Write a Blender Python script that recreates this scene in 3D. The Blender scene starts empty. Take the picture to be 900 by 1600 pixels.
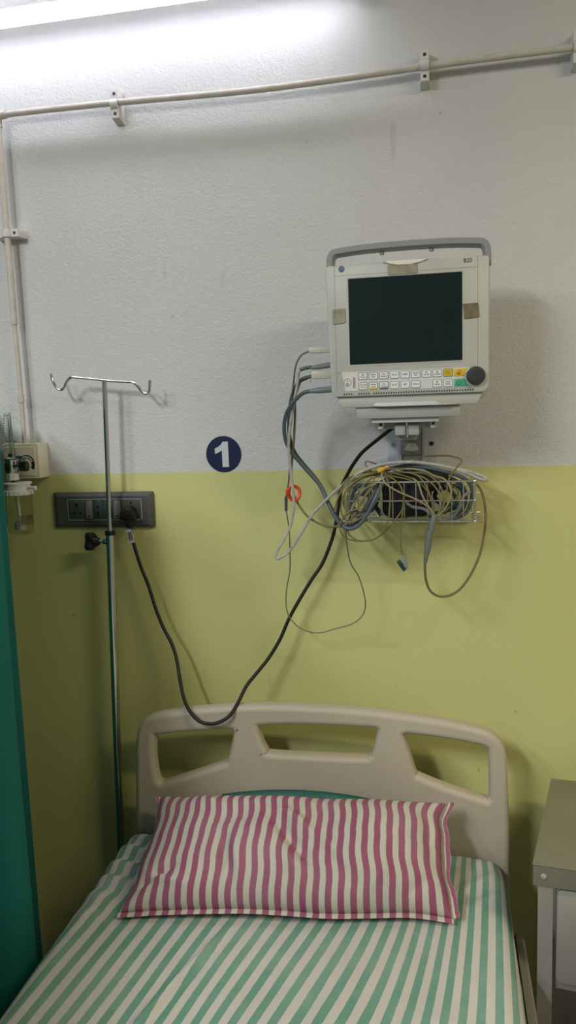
import bpy, bmesh, math, random
from mathutils import Vector, Matrix, noise
random.seed(7)
scene = bpy.context.scene
COL = scene.collection

# ---------------------------------------------------------------- camera geometry
F = 1200.0                                  # focal length in pixels of the 900x1600 frame
def nrm(v): return v.normalized()
AX = nrm(Vector((6110, -45, -F)))           # world X (along the bed wall) in camera axes (right, down, forward)
_d = Vector((302, 8900, F)); AZ = -nrm(_d - AX * _d.dot(AX))
AY = AZ.cross(AX)
CAM = Vector((0, -1.75, 1.68))
RT = Matrix((AX, AY, AZ))
def P(px, py, y):                           # the point of the upright plane at distance -y from the bed wall
    d = RT @ Vector((px - 450, py - 800, F)); return CAM + d * ((y - CAM.y) / d.y)
def PZ(px, py, z):                          # the point of a level plane
    d = RT @ Vector((px - 450, py - 800, F)); return CAM + d * ((z - CAM.z) / d.z)

# ---------------------------------------------------------------- materials
def lin(c): return tuple((v/255/12.92 if v/255 <= .04045 else ((v/255+.055)/1.055)**2.4) for v in c)
def mat(name, rgb, rough=.5, metal=0., var=.06, scale=18., bump=0., bscale=200., **kw):
    m = bpy.data.materials.new(name); m.use_nodes = True
    nt = m.node_tree; b = nt.nodes['Principled BSDF']; c = lin(rgb)
    b.inputs['Roughness'].default_value = rough; b.inputs['Metallic'].default_value = metal
    tc = nt.nodes.new('ShaderNodeTexCoord')
    n = nt.nodes.new('ShaderNodeTexNoise'); n.inputs['Scale'].default_value = scale; n.inputs['Detail'].default_value = 5
    nt.links.new(tc.outputs['Object'], n.inputs['Vector'])
    r = nt.nodes.new('ShaderNodeValToRGB')
    r.color_ramp.elements[0].position = .3; r.color_ramp.elements[1].position = .7
    r.color_ramp.elements[0].color = (*[v*(1-var) for v in c], 1); r.color_ramp.elements[1].color = (*[min(1, v*(1+var)) for v in c], 1)
    nt.links.new(n.outputs['Fac'], r.inputs['Fac']); nt.links.new(r.outputs['Color'], b.inputs['Base Color'])
    if bump:
        n2 = nt.nodes.new('ShaderNodeTexNoise'); n2.inputs['Scale'].default_value = bscale; n2.inputs['Detail'].default_value = 3
        nt.links.new(tc.outputs['Object'], n2.inputs['Vector'])
        bp = nt.nodes.new('ShaderNodeBump'); bp.inputs['Strength'].default_value = bump; bp.inputs['Distance'].default_value = .002
        nt.links.new(n2.outputs['Fac'], bp.inputs['Height']); nt.links.new(bp.outputs['Normal'], b.inputs['Normal'])
    for k, v in kw.items(): b.inputs[k].default_value = v
    return m
def math_node(nt, op, a, b=None, c=None):
    n = nt.nodes.new('ShaderNodeMath'); n.operation = op
    for i, v in enumerate((a, b, c)):
        if v is None: continue
        if isinstance(v, (int, float)): n.inputs[i].default_value = v
        else: nt.links.new(v, n.inputs[i])
    return n.outputs[0]
def mixc(nt, fac, a, b):
    n = nt.nodes.new('ShaderNodeMix'); n.data_type = 'RGBA'
    for i, v in ((0, fac), (6, a), (7, b)):
        if isinstance(v, (int, float)): n.inputs[i].default_value = v
        elif isinstance(v, tuple): n.inputs[i].default_value = (*v, 1)
        else: nt.links.new(v, n.inputs[i])
    return n.outputs[2]
def tnoise(nt, vec, scale, detail=4, rough=.5):
    n = nt.nodes.new('ShaderNodeTexNoise'); n.inputs['Scale'].default_value = scale
    n.inputs['Detail'].default_value = detail; n.inputs['Roughness'].default_value = rough
    nt.links.new(vec, n.inputs['Vector']); return n.outputs['Fac']
def smooth(nt, v, lo, hi, a=0., b=1.):
    n = nt.nodes.new('ShaderNodeMapRange'); n.interpolation_type = 'SMOOTHSTEP'
    nt.links.new(v, n.inputs[0])
    for i, k in enumerate((lo, hi, a, b)): n.inputs[i+1].default_value = k
    return n.outputs[0]

def wall_paint():
    m = bpy.data.materials.new('two_tone_wall_paint'); m.use_nodes = True
    nt = m.node_tree; b = nt.nodes['Principled BSDF']
    g = nt.nodes.new('ShaderNodeNewGeometry'); pos = g.outputs['Position']
    s = nt.nodes.new('ShaderNodeSeparateXYZ'); nt.links.new(pos, s.inputs[0])
    x, z = s.outputs[0], s.outputs[2]
    wob = tnoise(nt, pos, 9, 3); zz = math_node(nt, 'ADD', z, math_node(nt, 'MULTIPLY', math_node(nt, 'SUBTRACT', wob, .5), .006))
    upper = smooth(nt, zz, 1.5365, 1.5385)
    white = mixc(nt, tnoise(nt, pos, 3.0, 6), lin((189, 190, 187)), lin((207, 208, 205)))
    yellow = mixc(nt, tnoise(nt, pos, 2.6, 6), lin((188, 188, 122)), lin((202, 202, 137)))
    col = mixc(nt, upper, yellow, white)
    # specks and small scuffs
    spots = smooth(nt, tnoise(nt, pos, 26, 2), .735, .76)
    col = mixc(nt, math_node(nt, 'MULTIPLY', spots, .35), col, lin((120, 112, 95)))
    mp = nt.nodes.new('ShaderNodeMapping'); mp.inputs['Scale'].default_value = (16, 16, 3.5); mp.inputs['Rotation'].default_value = (0, .3, 0)
    nt.links.new(pos, mp.inputs[0])
    scuff = smooth(nt, tnoise(nt, mp.outputs[0], 1.6, 3), .70, .76)
    col = mixc(nt, math_node(nt, 'MULTIPLY', scuff, .16), col, lin((120, 118, 80)))
    nt.links.new(col, b.inputs['Base Color']); b.inputs['Roughness'].default_value = .62; b.inputs['Specular IOR Level'].default_value = .4
    h1 = tnoise(nt, pos, 180, 4, .6); h2 = tnoise(nt, pos, 75, 3)
    h = math_node(nt, 'ADD', math_node(nt, 'MULTIPLY', h1, .50), math_node(nt, 'MULTIPLY', h2, .36))
    bp = nt.nodes.new('ShaderNodeBump'); bp.inputs['Distance'].default_value = .005
    nt.links.new(math_node(nt, 'ADD', math_node(nt, 'MULTIPLY', upper, .62), .10), bp.inputs['Strength'])
    nt.links.new(h, bp.inputs['Height']); nt.links.new(bp.outputs['Normal'], b.inputs['Normal'])
    return m

def stripe_cloth(name, base, stripe, duty, weave=900., wear=.25, period_u=1.0):
    """woven stripes that run along V of the cloth's own UV map (U counted in stripe periods)"""
    m = bpy.data.materials.new(name); m.use_nodes = True
    nt = m.node_tree; b = nt.nodes['Principled BSDF']
    uv = nt.nodes.new('ShaderNodeUVMap'); s = nt.nodes.new('ShaderNodeSeparateXYZ'); nt.links.new(uv.outputs[0], s.inputs[0])
    tc = nt.nodes.new('ShaderNodeTexCoord'); ob = tc.outputs['Object']
    u = math_node(nt, 'ADD', s.outputs[0], math_node(nt, 'MULTIPLY', math_node(nt, 'SUBTRACT', tnoise(nt, ob, 160, 2), .5), .06))
    fr = math_node(nt, 'FRACT', u)
    tri = math_node(nt, 'ABSOLUTE', math_node(nt, 'SUBTRACT', fr, .5))
    fac = smooth(nt, tri, duty/2-.018, duty/2+.018, 1, 0)
    fade = tnoise(nt, ob, 7, 5, .6)
    sc = mixc(nt, smooth(nt, fade, .35, .7), lin(stripe), lin(tuple(stripe[i]*(1-wear)+base[i]*wear for i in range(3))))
    bc = mixc(nt, tnoise(nt, ob, 11, 5), lin(base), lin(tuple(v*.93 for v in base)))
    col = mixc(nt, fac, bc, sc)
    fine = tnoise(nt, ob, weave, 2)
    col = mixc(nt, math_node(nt, 'MULTIPLY', fine, .18), col, lin(tuple(v*.6 for v in base)))
    nt.links.new(col, b.inputs['Base Color']); b.inputs['Roughness'].default_value = .9
    b.inputs['Specular IOR Level'].default_value = .15
    bp = nt.nodes.new('ShaderNodeBump'); bp.inputs['Strength'].default_value = .25; bp.inputs['Distance'].default_value = .002
    nt.links.new(math_node(nt, 'ADD', fine, tnoise(nt, ob, 45, 3)), bp.inputs['Height']); nt.links.new(bp.outputs['Normal'], b.inputs['Normal'])
    return m

def emit(name, rgb, strength):
    m = bpy.data.materials.new(name); m.use_nodes = True; nt = m.node_tree
    b = nt.nodes['Principled BSDF']; b.inputs['Base Color'].default_value = (.9, .9, .9, 1)
    b.inputs['Emission Color'].default_value = (*lin(rgb), 1); b.inputs['Emission Strength'].default_value = strength
    return m
def clear(name, rgb, rough=.08, ior=1.1, alpha=1.):
    m = mat(name, rgb, rough, var=.01); b = m.node_tree.nodes['Principled BSDF']
    b.inputs['Transmission Weight'].default_value = 1; b.inputs['IOR'].default_value = ior
    return m

M = dict(
    wall=wall_paint(),
    plain=mat('plain_wall_paint', (190, 188, 180), .7, var=.03, scale=3),
    ceil=mat('ceiling_paint', (205, 205, 202), .8, var=.02, scale=3),
    floor=mat('floor_terrazzo', (92, 90, 82), .5, var=.25, scale=60),
    pipe=mat('painted_pipe', (190, 184, 172), .5, var=.10, scale=30, bump=.25, bscale=120),
    clamp=mat('painted_clamp', (206, 205, 198), .5, var=.10, scale=60),
    screwhole=mat('dark_screw', (52, 50, 46), .5, metal=.3),
    batten=mat('batten_white', (225, 222, 210), .5, var=.02),
    tube=emit('tube_glow', (238, 238, 255), 16.5),
    cream=mat('cream_plastic', (214, 208, 184), .5, var=.04),
    white=mat('white_plastic', (215, 216, 212), .45, var=.04),
    black=mat('black_plastic', (14, 14, 15), .5, var=.2),
    rubber=mat('black_rubber_cord', (7, 7, 8), .55, var=.2),
    chrome=mat('polished_steel', (205, 203, 198), .12, metal=1., var=.05, scale=12),
    wire=mat('basket_steel', (215, 212, 202), .32, metal=1., var=.12, scale=90),
    steel=mat('brushed_steel', (140, 139, 122), .42, metal=.5, var=.12, scale=7),
    steelleg=mat('table_leg_steel', (176, 174, 166), .45, metal=.55, var=.08, scale=9),
    brass=mat('brass', (150, 118, 60), .3, metal=1.),
    jar=clear('clear_jar', (236, 240, 232), rough=.10),
    tubeclear=clear('clear_tube', (238, 242, 240), rough=.10),
    rust=mat('dried_residue', (126, 112, 70), .5, var=.3, scale=60),
    plate=mat('charcoal_switch_plate', (84, 86, 84), .42, metal=.25, var=.08, scale=40),
    module=mat('dark_module', (66, 70, 68), .45, var=.08),
    rocker=mat('grey_rocker', (112, 114, 110), .4, var=.05),
    trimline=mat('pale_trim', (150, 168, 158), .4, var=.05),
    hole=mat('socket_hole', (10, 10, 10), .6),
    navy=mat('navy_vinyl', (12, 26, 66), .35, var=.06),
    numeral=mat('white_vinyl', (196, 200, 200), .45, var=.03),
    curtain=mat('teal_curtain', (0, 104, 98), .85, var=.10, scale=9, bump=.3, bscale=700),
    housing=mat('monitor_housing', (178, 179, 170), .45, var=.05, scale=14),
    panel=mat('monitor_key_panel', (204, 204, 197), .45, var=.02),
    key=mat('key_face', (222, 223, 220), .4, var=.02),
    keyblue=mat('key_blue_rim', (92, 136, 172), .5), keygrey=mat('key_grey_rim', (78, 82, 88), .5),
    keyyellow=mat('key_yellow', (212, 172, 30), .45), keygreen=mat('key_green', (70, 162, 126), .45),
    ink=mat('key_ink', (40, 42, 46), .6),
    logoblue=mat('logo_blue', (30, 52, 92), .4), logoink=mat('logo_pale', (176, 190, 204), .5),
    handle=mat('grey_handle', (136, 138, 140), .45, var=.04),
    line=mat('seam_line', (128, 126, 112), .6),
    tape=mat('old_brown_tape', (112, 100, 74), .6, var=.22, scale=70),
    paletape=mat('old_clear_tape', (142, 139, 118), .55, var=.20, scale=60),
    gloss=mat('pale_top_lip', (228, 224, 212), .3, var=.02),
    screen=mat('dark_screen', (20, 36, 36), .16, var=.25, scale=5, **{'Specular IOR Level': .3}),
    knob=mat('dark_dial', (42, 46, 46), .5, var=.10, scale=40),
    alu=mat('anodised_aluminium', (192, 194, 200), .42, metal=.3, var=.05),
    aluwhite=mat('white_coated_metal', (196, 198, 196), .45, var=.04),
    alugrey=mat('grey_coated_metal', (156, 158, 152), .45, var=.05),
    greyblue=mat('grey_blue_cable', (74, 88, 95), .45, var=.08),
    greydark=mat('dark_grey_cable', (66, 74, 74), .45, var=.08),
    conn=mat('grey_connector', (120, 126, 124), .45, var=.06), connb=mat('beige_connector', (196, 194, 176), .45, var=.04),
    thin=mat('thin_grey_lead', (104, 102, 88), .5, var=.08),
    braid=mat('white_sleeve', (170, 170, 164), .55, var=.16, scale=90, bump=.5, bscale=300),
    ecg=mat('khaki_lead', (110, 103, 60), .5, var=.10), ecgpale=mat('pale_khaki_lead', (138, 132, 100), .5, var=.08),
    trunk=mat('trunk_cable', (116, 106, 72), .5, var=.08),
    barrel=mat('slate_grey_connector', (104, 112, 106), .5, var=.06),
    cuff=mat('dark_cuff_cloth', (9, 11, 15), .8, var=.2, scale=90, bump=.3, bscale=500),
    teal=mat('dark_teal_hose', (22, 66, 62), .45, var=.10),
    clipgreen=mat('clip_green', (14, 58, 48), .4), red=mat('clip_red', (176, 46, 24), .45), orange=mat('orange_clip', (206, 66, 22), .4, var=.1, scale=60),
    yellowtip=mat('clip_yellow', (218, 166, 30), .45),
    headboard=mat('beige_bed_plastic', (180, 171, 153), .5, var=.04, scale=8, bump=.12, bscale=260),
    bedsteel=mat('bed_frame_enamel', (150, 150, 142), .45, var=.05),
    raildark=mat('grey_rail_plastic', (118, 113, 102), .55, var=.05),
    rexine=mat('green_rexine', (8, 84, 72), .5, var=.08),
    sheet=stripe_cloth('green_striped_sheet', (210, 206, 197), (104, 154, 134), .50, wear=.25),
    pillow=stripe_cloth('mauve_striped_pillow', (200, 201, 186), (150, 80, 108), .52, wear=.16),
)

# ---------------------------------------------------------------- mesh helpers
class MB:
    def __init__(self): self.bm = bmesh.new()
    def _take(self, b, mi, bev=0, seg=2):
        if bev:
            bmesh.ops.bevel(b, geom=list(b.edges), offset=bev, segments=seg, affect='EDGES', profile=.5, clamp_overlap=True)
        bmesh.ops.recalc_face_normals(b, faces=b.faces)
        for f in b.faces: f.material_index = mi
        me = bpy.data.meshes.new('tmp'); b.to_mesh(me); b.free(); self.bm.from_mesh(me); bpy.data.meshes.remove(me)
        return self
    def box(self, lo, hi, bev=0, mi=0, rot=None, seg=2):
        b = bmesh.new(); lo, hi = Vector(lo), Vector(hi); c = (lo+hi)/2; s = hi-lo
        bmesh.ops.create_cube(b, size=1, matrix=Matrix.Translation(c) @ (rot.to_4x4() if rot else Matrix.Identity(4)) @ Matrix.Diagonal((abs(s.x), abs(s.y), abs(s.z), 1)))
        return self._take(b, mi, bev, seg)
    def cyl(self, p0, p1, r0, r1=None, seg=20, mi=0, bev=0):
        p0, p1 = Vector(p0), Vector(p1); r1 = r0 if r1 is None else r1; d = p1-p0
        b = bmesh.new(); q = Vector((0, 0, 1)).rotation_difference(d.normalized()).to_matrix().to_4x4()
        bmesh.ops.create_cone(b, cap_ends=True, segments=seg, radius1=r0, radius2=r1, depth=d.length, matrix=Matrix.Translation((p0+p1)/2) @ q)
        if bev:
            es = [e for e in b.edges if any(len(f.verts) > 4 for f in e.link_faces)]
            bmesh.ops.bevel(b, geom=es, offset=bev, segments=2, affect='EDGES', clamp_overlap=True)
        return self._take(b, mi)
    def sphere(self, c, r, sc=(1, 1, 1), mi=0, u=20, v=12):
        b = bmesh.new(); bmesh.ops.create_uvsphere(b, u_segments=u, v_segments=v, radius=r, matrix=Matrix.Translation(Vector(c)) @ Matrix.Diagonal((*sc, 1)))
        return self._take(b, mi)
    def prism(self, poly, y0, y1, bev=0, mi=0, fr=None):
        """poly in (x, z) of the wall plane, pushed from y0 to y1 (fr maps (a, b, c) elsewhere)"""
        fr = fr or (lambda a, b_, c: Vector((a, c, b_)))
        b = bmesh.new(); v0 = [b.verts.new(fr(x, z, y0)) for x, z in poly]; v1 = [b.verts.new(fr(x, z, y1)) for x, z in poly]
        b.faces.new(v0); b.faces.new(v1[::-1]); n = len(poly)
        for i in range(n): b.faces.new((v0[i], v0[(i+1) % n], v1[(i+1) % n], v1[i]))
        return self._take(b, mi, bev)
    def lathe(self, prof, o, seg=28, mi=0, axis=None):
        """prof: (radius, height) pairs about the upright axis through o (or another axis)"""
        b = bmesh.new(); o = Vector(o); q = Vector((0, 0, 1)).rotation_difference(Vector(axis).normalized()).to_matrix() if axis else Matrix.Identity(3)
        rings = []
        for r, h in prof:
            rings.append([b.verts.new(o + q @ Vector((r*math.cos(2*math.pi*k/seg), r*math.sin(2*math.pi*k/seg), h))) for k in range(seg)])
        for a, c in zip(rings, rings[1:]):
            for k in range(seg): b.faces.new((a[k], a[(k+1) % seg], c[(k+1) % seg], c[k]))
        b.faces.new(rings[0][::-1]); b.faces.new(rings[-1])
        return self._take(b, mi)
    def tube(self, pts, r, seg=10, mi=0, closed=False, sub=6, radii=None):
        pts = [Vector(p) for p in pts]
        path, rr = catmull(pts, sub, closed, radii)
        n = len(path); b = bmesh.new(); rings = []; up = None
        for i in range(n):
            if closed: t = path[(i+1) % n]-path[i-1]
            else: t = path[min(i+1, n-1)]-path[max(i-1, 0)]
            t = t.normalized() if t.length > 1e-9 else Vector((0, 0, 1))
            if up is None: up = t.orthogonal().normalized()
            up = (up - t*up.dot(t)); up = up.normalized() if up.length > 1e-6 else t.orthogonal().normalized()
            sd = t.cross(up); q = rr[i] if rr else r
            rings.append([b.verts.new(path[i] + (up*math.cos(2*math.pi*k/seg)+sd*math.sin(2*math.pi*k/seg))*q) for k in range(seg)])
        for i in range(n if closed else n-1):
            a, c = rings[i], rings[(i+1) % n]
            for k in range(seg): b.faces.new((a[k], a[(k+1) % seg], c[(k+1) % seg], c[k]))
        if not closed: b.faces.new(rings[0][::-1]); b.faces.new(rings[-1])
        return self._take(b, mi)
    def mesh(self, me, mi=0, mx=None):
        b = bmesh.new(); b.from_mesh(me)
        if mx: bmesh.ops.transform(b, matrix=mx, verts=b.verts)
        for f in b.faces: f.material_index = mi
        t = bpy.data.meshes.new('tmp'); b.to_mesh(t); b.free(); self.bm.from_mesh(t); bpy.data.meshes.remove(t); return self
    def text(self, s, size, o, y, mi=0, sx=1., line=.95, thick=.0003, align='CENTER'):
        """lettering that stands on the upright plane at y, centred on o = (x, z)"""
        cu = bpy.data.curves.new('t', 'FONT'); cu.body = s; cu.size = size; cu.align_x = align; cu.align_y = 'CENTER'
        cu.space_line = line; cu.extrude = thick; cu.resolution_u = 3
        ob = bpy.data.objects.new('t', cu); COL.objects.link(ob)
        dg = bpy.context.evaluated_depsgraph_get(); me = bpy.data.meshes.new_from_object(ob.evaluated_get(dg))
        mx = Matrix(((sx, 0, 0, o[0]), (0, 0, -1, y), (0, 1, 0, o[1]), (0, 0, 0, 1)))
        self.mesh(me, mi, mx); bpy.data.objects.remove(ob); bpy.data.curves.remove(cu); bpy.data.meshes.remove(me); return self
    def build(self, name, mats, parent=None, sharp=35):
        me = bpy.data.meshes.new(name); self.bm.to_mesh(me); self.bm.free()
        return link_mesh(name, me, mats, parent, sharp)
def link_mesh(name, me, mats, parent=None, sharp=35):
    for m in (mats if isinstance(mats, (list, tuple)) else [mats]): me.materials.append(M[m])
    for p in me.polygons: p.use_smooth = True
    if sharp: me.set_sharp_from_angle(angle=math.radians(sharp))
    o = bpy.data.objects.new(name, me); COL.objects.link(o)
    if parent:
        o.parent = parent; root = parent; off = Vector((0, 0, 0))
        while root: off += root.location; root = root.parent
        if parent.type == 'EMPTY': o.matrix_parent_inverse = Matrix.Translation(parent.location).inverted()
    return o
def catmull(pts, sub, closed, radii=None):
    n = len(pts); out = []; rr = [] if radii else None
    if n == 2 and not closed: return pts[:], (list(radii) if radii else None)
    for i in range(n if closed else n-1):
        g = (lambda k: pts[k % n]) if closed else (lambda k: pts[max(0, min(n-1, k))])
        p0, p1, p2, p3 = g(i-1), g(i), g(i+1), g(i+2)
        for k in range(sub):
            t = k/sub; t2 = t*t; t3 = t2*t
            out.append(.5*((2*p1)+(p2-p0)*t+(2*p0-5*p1+4*p2-p3)*t2+(3*p1-p0-3*p2+p3)*t3))
            if radii: rr.append(radii[i % n]*(1-t)+radii[(i+1) % n]*t)
    if not closed:
        out.append(pts[-1])
        if radii: rr.append(radii[-1])
    return out, rr
def tag(o, label, cat, group=None):
    o['label'] = label; o['category'] = cat
    if group: o['group'] = group
    return o
def thing(name, loc, label, cat, group=None):
    o = bpy.data.objects.new(name, None); o.location = loc; o.empty_display_size = .05; COL.objects.link(o)
    return tag(o, label, cat, group)
def struct(name, o): o.name = name; o['kind'] = 'structure'; return o
def rrect(x0, x1, z0, z1, r, n=5):
    out = []
    for cx, cz, a in ((x1-r, z1-r, 0), (x0+r, z1-r, 90), (x0+r, z0+r, 180), (x1-r, z0+r, 270)):
        for k in range(n+1):
            t = math.radians(a+90*k/n); out.append((cx+r*math.cos(t), cz+r*math.sin(t)))
    return out
def path(pts, y=None):
    """pixel path with distances from the wall: (px, py, y) triples, or (px, py) with one y"""
    return [P(p[0], p[1], p[2] if len(p) > 2 else y) for p in pts]

# ================================================================ the room
struct('wall_back', MB().box((-6.1, 0, 0), (2.2, .15, 2.95)).build('w', 'wall'))
struct('wall_left', MB().box((-6.25, -3.6, 0), (-6.1, .15, 2.95)).build('w', 'plain'))
struct('wall_right', MB().box((2.2, -3.6, 0), (2.35, .15, 2.95)).build('w', 'plain'))
struct('floor', MB().box((-6.25, -3.6, -.1), (2.35, .15, 0)).build('w', 'floor'))
struct('ceiling', MB().box((-6.25, -3.6, 2.95), (2.35, .15, 3.05)).build('w', 'ceil'))

# ================================================================ tube light on the wall
TL0, TL1 = -1.36, -.17
LY = -.085; LZ = P(0, 30, LY).z
t = thing('tube_light', (-.76, 0, LZ), 'long glowing white tube light on the wall at the top edge', 'light')
MB().cyl((TL0+.02, LY, LZ), (TL1-.02, LY, LZ), .0175, seg=24).build('glowing_tube', 'tube', t)
MB().box((TL0, LY+.0165, LZ-.0065), (TL1, LY+.024, LZ+.016), .002).build('housing', 'batten', t)
for x in (TL0, TL1):
    MB().box((x-.012, LY-.022, LZ-.024), (x+.012, LY+.026, LZ+.024), .004).build('end_cap', 'batten', t)
    MB().box((x-.010, LY+.02, LZ-.012), (x+.010, 0, LZ+.012), .002).build('wall_bracket', 'batten', t)
MB().tube([P(128, 2, -.02), P(134, -2, -.028), P(141, 1, -.03), P(147, -1, -.03), P(154, -6, -.02)], .002).build('lead_wire', 'white', t)

# ================================================================ pipe run with clamps
PY = -.03; PZ0 = 2.372; PX0 = -.992
t = thing('pipe_run', (PX0, PY, PZ0), 'painted grey pipe running across the wall and down to the outlet box', 'pipe')
sag = lambda x: PZ0 - .010*math.exp(-((x+.36)/.30)**2)
MB().tube([(x, PY, sag(x)) for x in (-.985, -.85, -.7, -.5, -.36, -.2, -.023, .15, .4, .7, 1.1)], .0071, seg=14, sub=4).build('horizontal_pipe', 'pipe', t)
MB().tube([(PX0, PY, 2.362), (PX0, PY, 2.2), (PX0+.001, PY, 2.0), (PX0+.001, PY, 1.90)], .0080, seg=14).build('vertical_pipe', 'pipe', t)
MB().tube([(PX0+.001, PY, 1.906), (PX0+.003, PY, 1.78), (PX0+.003, PY, 1.617)], .0058, seg=12).build('narrow_pipe', 'pipe', t)
MB().cyl((PX0+.003, PY, 1.715), (PX0+.003, PY, 1.735), .0075).build('coupling', 'pipe', t)
MB().tube([(PX0, PY, 2.345), (PX0, PY, 2.362), (PX0+.005, PY, 2.3705), (PX0+.022, PY, 2.372)], .0094, seg=14).build('elbow', 'pipe', t)
def pipe_clamp(c, vert, label, big=1.):
    """saddle on a block: strap over the pipe, two ears with screws, wedge block to the wall"""
    c = Vector(c); t = thing('pipe_clamp', (c.x, 0, c.z), label, 'pipe clamp', 'clamps holding the wall pipe')
    def fr(a, b, d): return c + (Vector((b, d, a)) if vert else Vector((a, d, -b)))       # a across, b along the ears
    w = .0088*big
    # strap profile in (b, d): ears flat, arch over the pipe
    prof = [(-.030, -.004), (-.0115, -.004)]
    prof += [(.0112*math.cos(math.radians(k)), -.0112*abs(math.sin(math.radians(k)))-.001) for k in range(180, -1, -15)]
    prof += [(.0115, -.004), (.030, -.004)]
    ins = [(p[0]*.86 if abs(p[0]) < .0114 else p[0], p[1]*.82+.001) for p in prof]
    m = MB(); b = bmesh.new()
    for lo, hi in zip(range(len(prof)-1), range(1, len(prof))):
        q = [fr(sx*w, *pt) for sx in (-1, 1) for pt in (prof[lo], prof[hi], ins[hi], ins[lo])]
        vs = [b.verts.new(v) for v in q]
        for f in ((0, 1, 2, 3), (7, 6, 5, 4), (0, 4, 5, 1), (1, 5, 6, 2), (2, 6, 7, 3), (3, 7, 4, 0)): b.faces.new([vs[i] for i in f])
    m._take(b, 0); m.build('saddle', 'clamp', t, sharp=40)
    m = MB(); b = bmesh.new()
    q = [(-w, -.030, -.003), (w, -.030, -.003), (w, .030, -.003), (-w, .030, -.003), (-w*1.1, -.034, .030), (w*1.1, -.034, .030), (w*1.1, .036, .030), (-w*1.1, .036, .030)]
    vs = [b.verts.new(fr(*v)) for v in q]
    for f in ((0, 1, 2, 3), (7, 6, 5, 4), (0, 4, 5, 1), (1, 5, 6, 2), (2, 6, 7, 3), (3, 7, 4, 0)): b.faces.new([vs[i] for i in f])
    m._take(b, 0, .001); m.build('block', 'clamp', t)
    for s in (-1, 1):
        a, e = fr(0, s*.021, -.0035), fr(0, s*.021, -.0055)
        MB().cyl(a, e, .0038, .0030, 12, mi=0).build('screw', 'screwhole', t)
pipe_clamp((-.703, PY, 2.366), False, 'pipe clamp on the horizontal pipe, above the two hooked drip stand')
pipe_clamp((-.022, PY, 2.370), False, 'pipe clamp on the horizontal pipe, above the patient monitor')
pipe_clamp((.278, PY, 2.372), False, 'pipe clamp cut by the right edge at the end of the pipe')
pipe_clamp((-.9915, PY, 2.109), True, 'sideways pipe clamp holding the upright pipe near the left edge')

# ================================================================ oxygen outlet box and flowmeter
t = thing('outlet_box', (-.99, 0, 1.532), 'cream square outlet box on the wall where the upright pipe ends', 'outlet box')
MB().box((-1.037, -.05, 1.533), (-.944, 0, 1.617), .002).build('box_body', 'cream', t)
MB().box((-1.030, -.0535, 1.540), (-.951, -.0495, 1.610), .002).build('cover', 'cream', t)
MB().cyl((-.99, -.053, 1.572), (-.99, -.062, 1.572), .017, seg=24, bev=.001).build('socket_ring', 'chrome', t)
t = thing('oxygen_flowmeter', (-.982, -.11, 1.41), 'oxygen flowmeter with clear humidifier jar and black knob beside the curtain', 'flowmeter')
FY = -.11; FX = P(17, 725, FY).x
zz = lambda px, py: P(px, py, FY).z
MB().cyl((-.99, -.06, 1.578), (FX, FY, 1.578), .007, seg=16).build('inlet_stem', 'chrome', t)
z0, z1 = zz(18, 738), zz(18, 718)
MB().lathe([(.010, z0-.003), (.0125, z0), (.013, z0+.006), (.0125, z1-.004), (.0135, z1-.003), (.0135, z1), (.008, z1+.004)], (FX, FY, 0)).build('valve_body', 'chrome', t)
MB().box((FX-.0085, FY-.0138, z0+.004), (FX+.0050, FY-.0115, z1-.007), .001).build('brass_label', 'brass', t)
MB().cyl((FX, FY, z1), (FX, FY, z1+.002), .0155, seg=24).build('black_washer', 'black', t)
zt = zz(12, 645)
g = MB().lathe([(.0125, z1+.003), (.0125, z1+.012), (.0105, z1+.03), (.0080, zt-.008), (.0070, zt), (.003, zt+.001)], (FX, FY, 0), seg=24).build('sight_tube', 'tubeclear', t)
MB().lathe([(.0035, z1+.012), (.0025, zt-.010)], (FX, FY, 0), seg=12).build('inner_tube', 'jar', g)
m = MB()
for k in range(15):
    z = z1+.020+k*(zt-z1-.034)/14; w = .0034 if k % 2 else .0048
    r_ = .0125-(z-z1)/(zt-z1)*.0045
    m.box((FX-.003-w/2, FY-r_-.0012, z), (FX-.003+w/2, FY-r_-.0004, z+.0014))
m.build('scale_marks', 'ink', g)
MB().cyl((FX, FY, zt-.008), (FX, FY, zt-.004), .0062, seg=16).build('white_plug', 'white', g)
MB().sphere((FX, FY, z1+.010), .0045).build('float_ball', 'black', g)
# knob to the right with its dial arc
kx = P(38, 728, FY).x; kz = zz(38, 728)
MB().cyl((FX+.010, FY-.004, kz), (kx, FY-.004, kz), .006, seg=16).build('knob_stem', 'chrome', t)
m = MB(); kn = []
for k in range(24):
    a = 2*math.pi*k/24; r_ = .0118+.0012*math.cos(a*6); kn.append((r_*math.cos(a), r_*math.sin(a)))
kc = Vector((kx, FY-.008, kz))
m.prism(kn, -.012, .014, .0012, fr=lambda a, b, c: kc+Vector((c*.85+.003, a*.9-c*.35, b)))
m.build('black_knob', 'black', t)
m = MB(); arc = [(kx-.006+.0205*math.cos(math.radians(a)), kz+.002+.0225*math.sin(math.radians(a))) for a in range(-35, 126, 10)]
arc += [(kx-.006+.0135*math.cos(math.radians(a)), kz+.002+.0140*math.sin(math.radians(a))) for a in range(125, -36, -10)]
d = m.prism(arc, FY+.020, FY+.0225).build('dial_arc', 'black', t)
m = MB(); arc = [(kx-.006+.0185*math.cos(math.radians(a)), kz+.002+.0200*math.sin(math.radians(a))) for a in range(20, 121, 10)]
arc += [(kx-.006+.0155*math.cos(math.radians(a)), kz+.002+.0162*math.sin(math.radians(a))) for a in range(120, 19, -10)]
m.prism(arc, FY+.0194, FY+.0202).build('dial_scale', 'numeral', d)
nz0, nz1 = zz(23, 750), zz(23, 739)
nut = []
BX = P(31, 790, FY).x-.001
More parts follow.
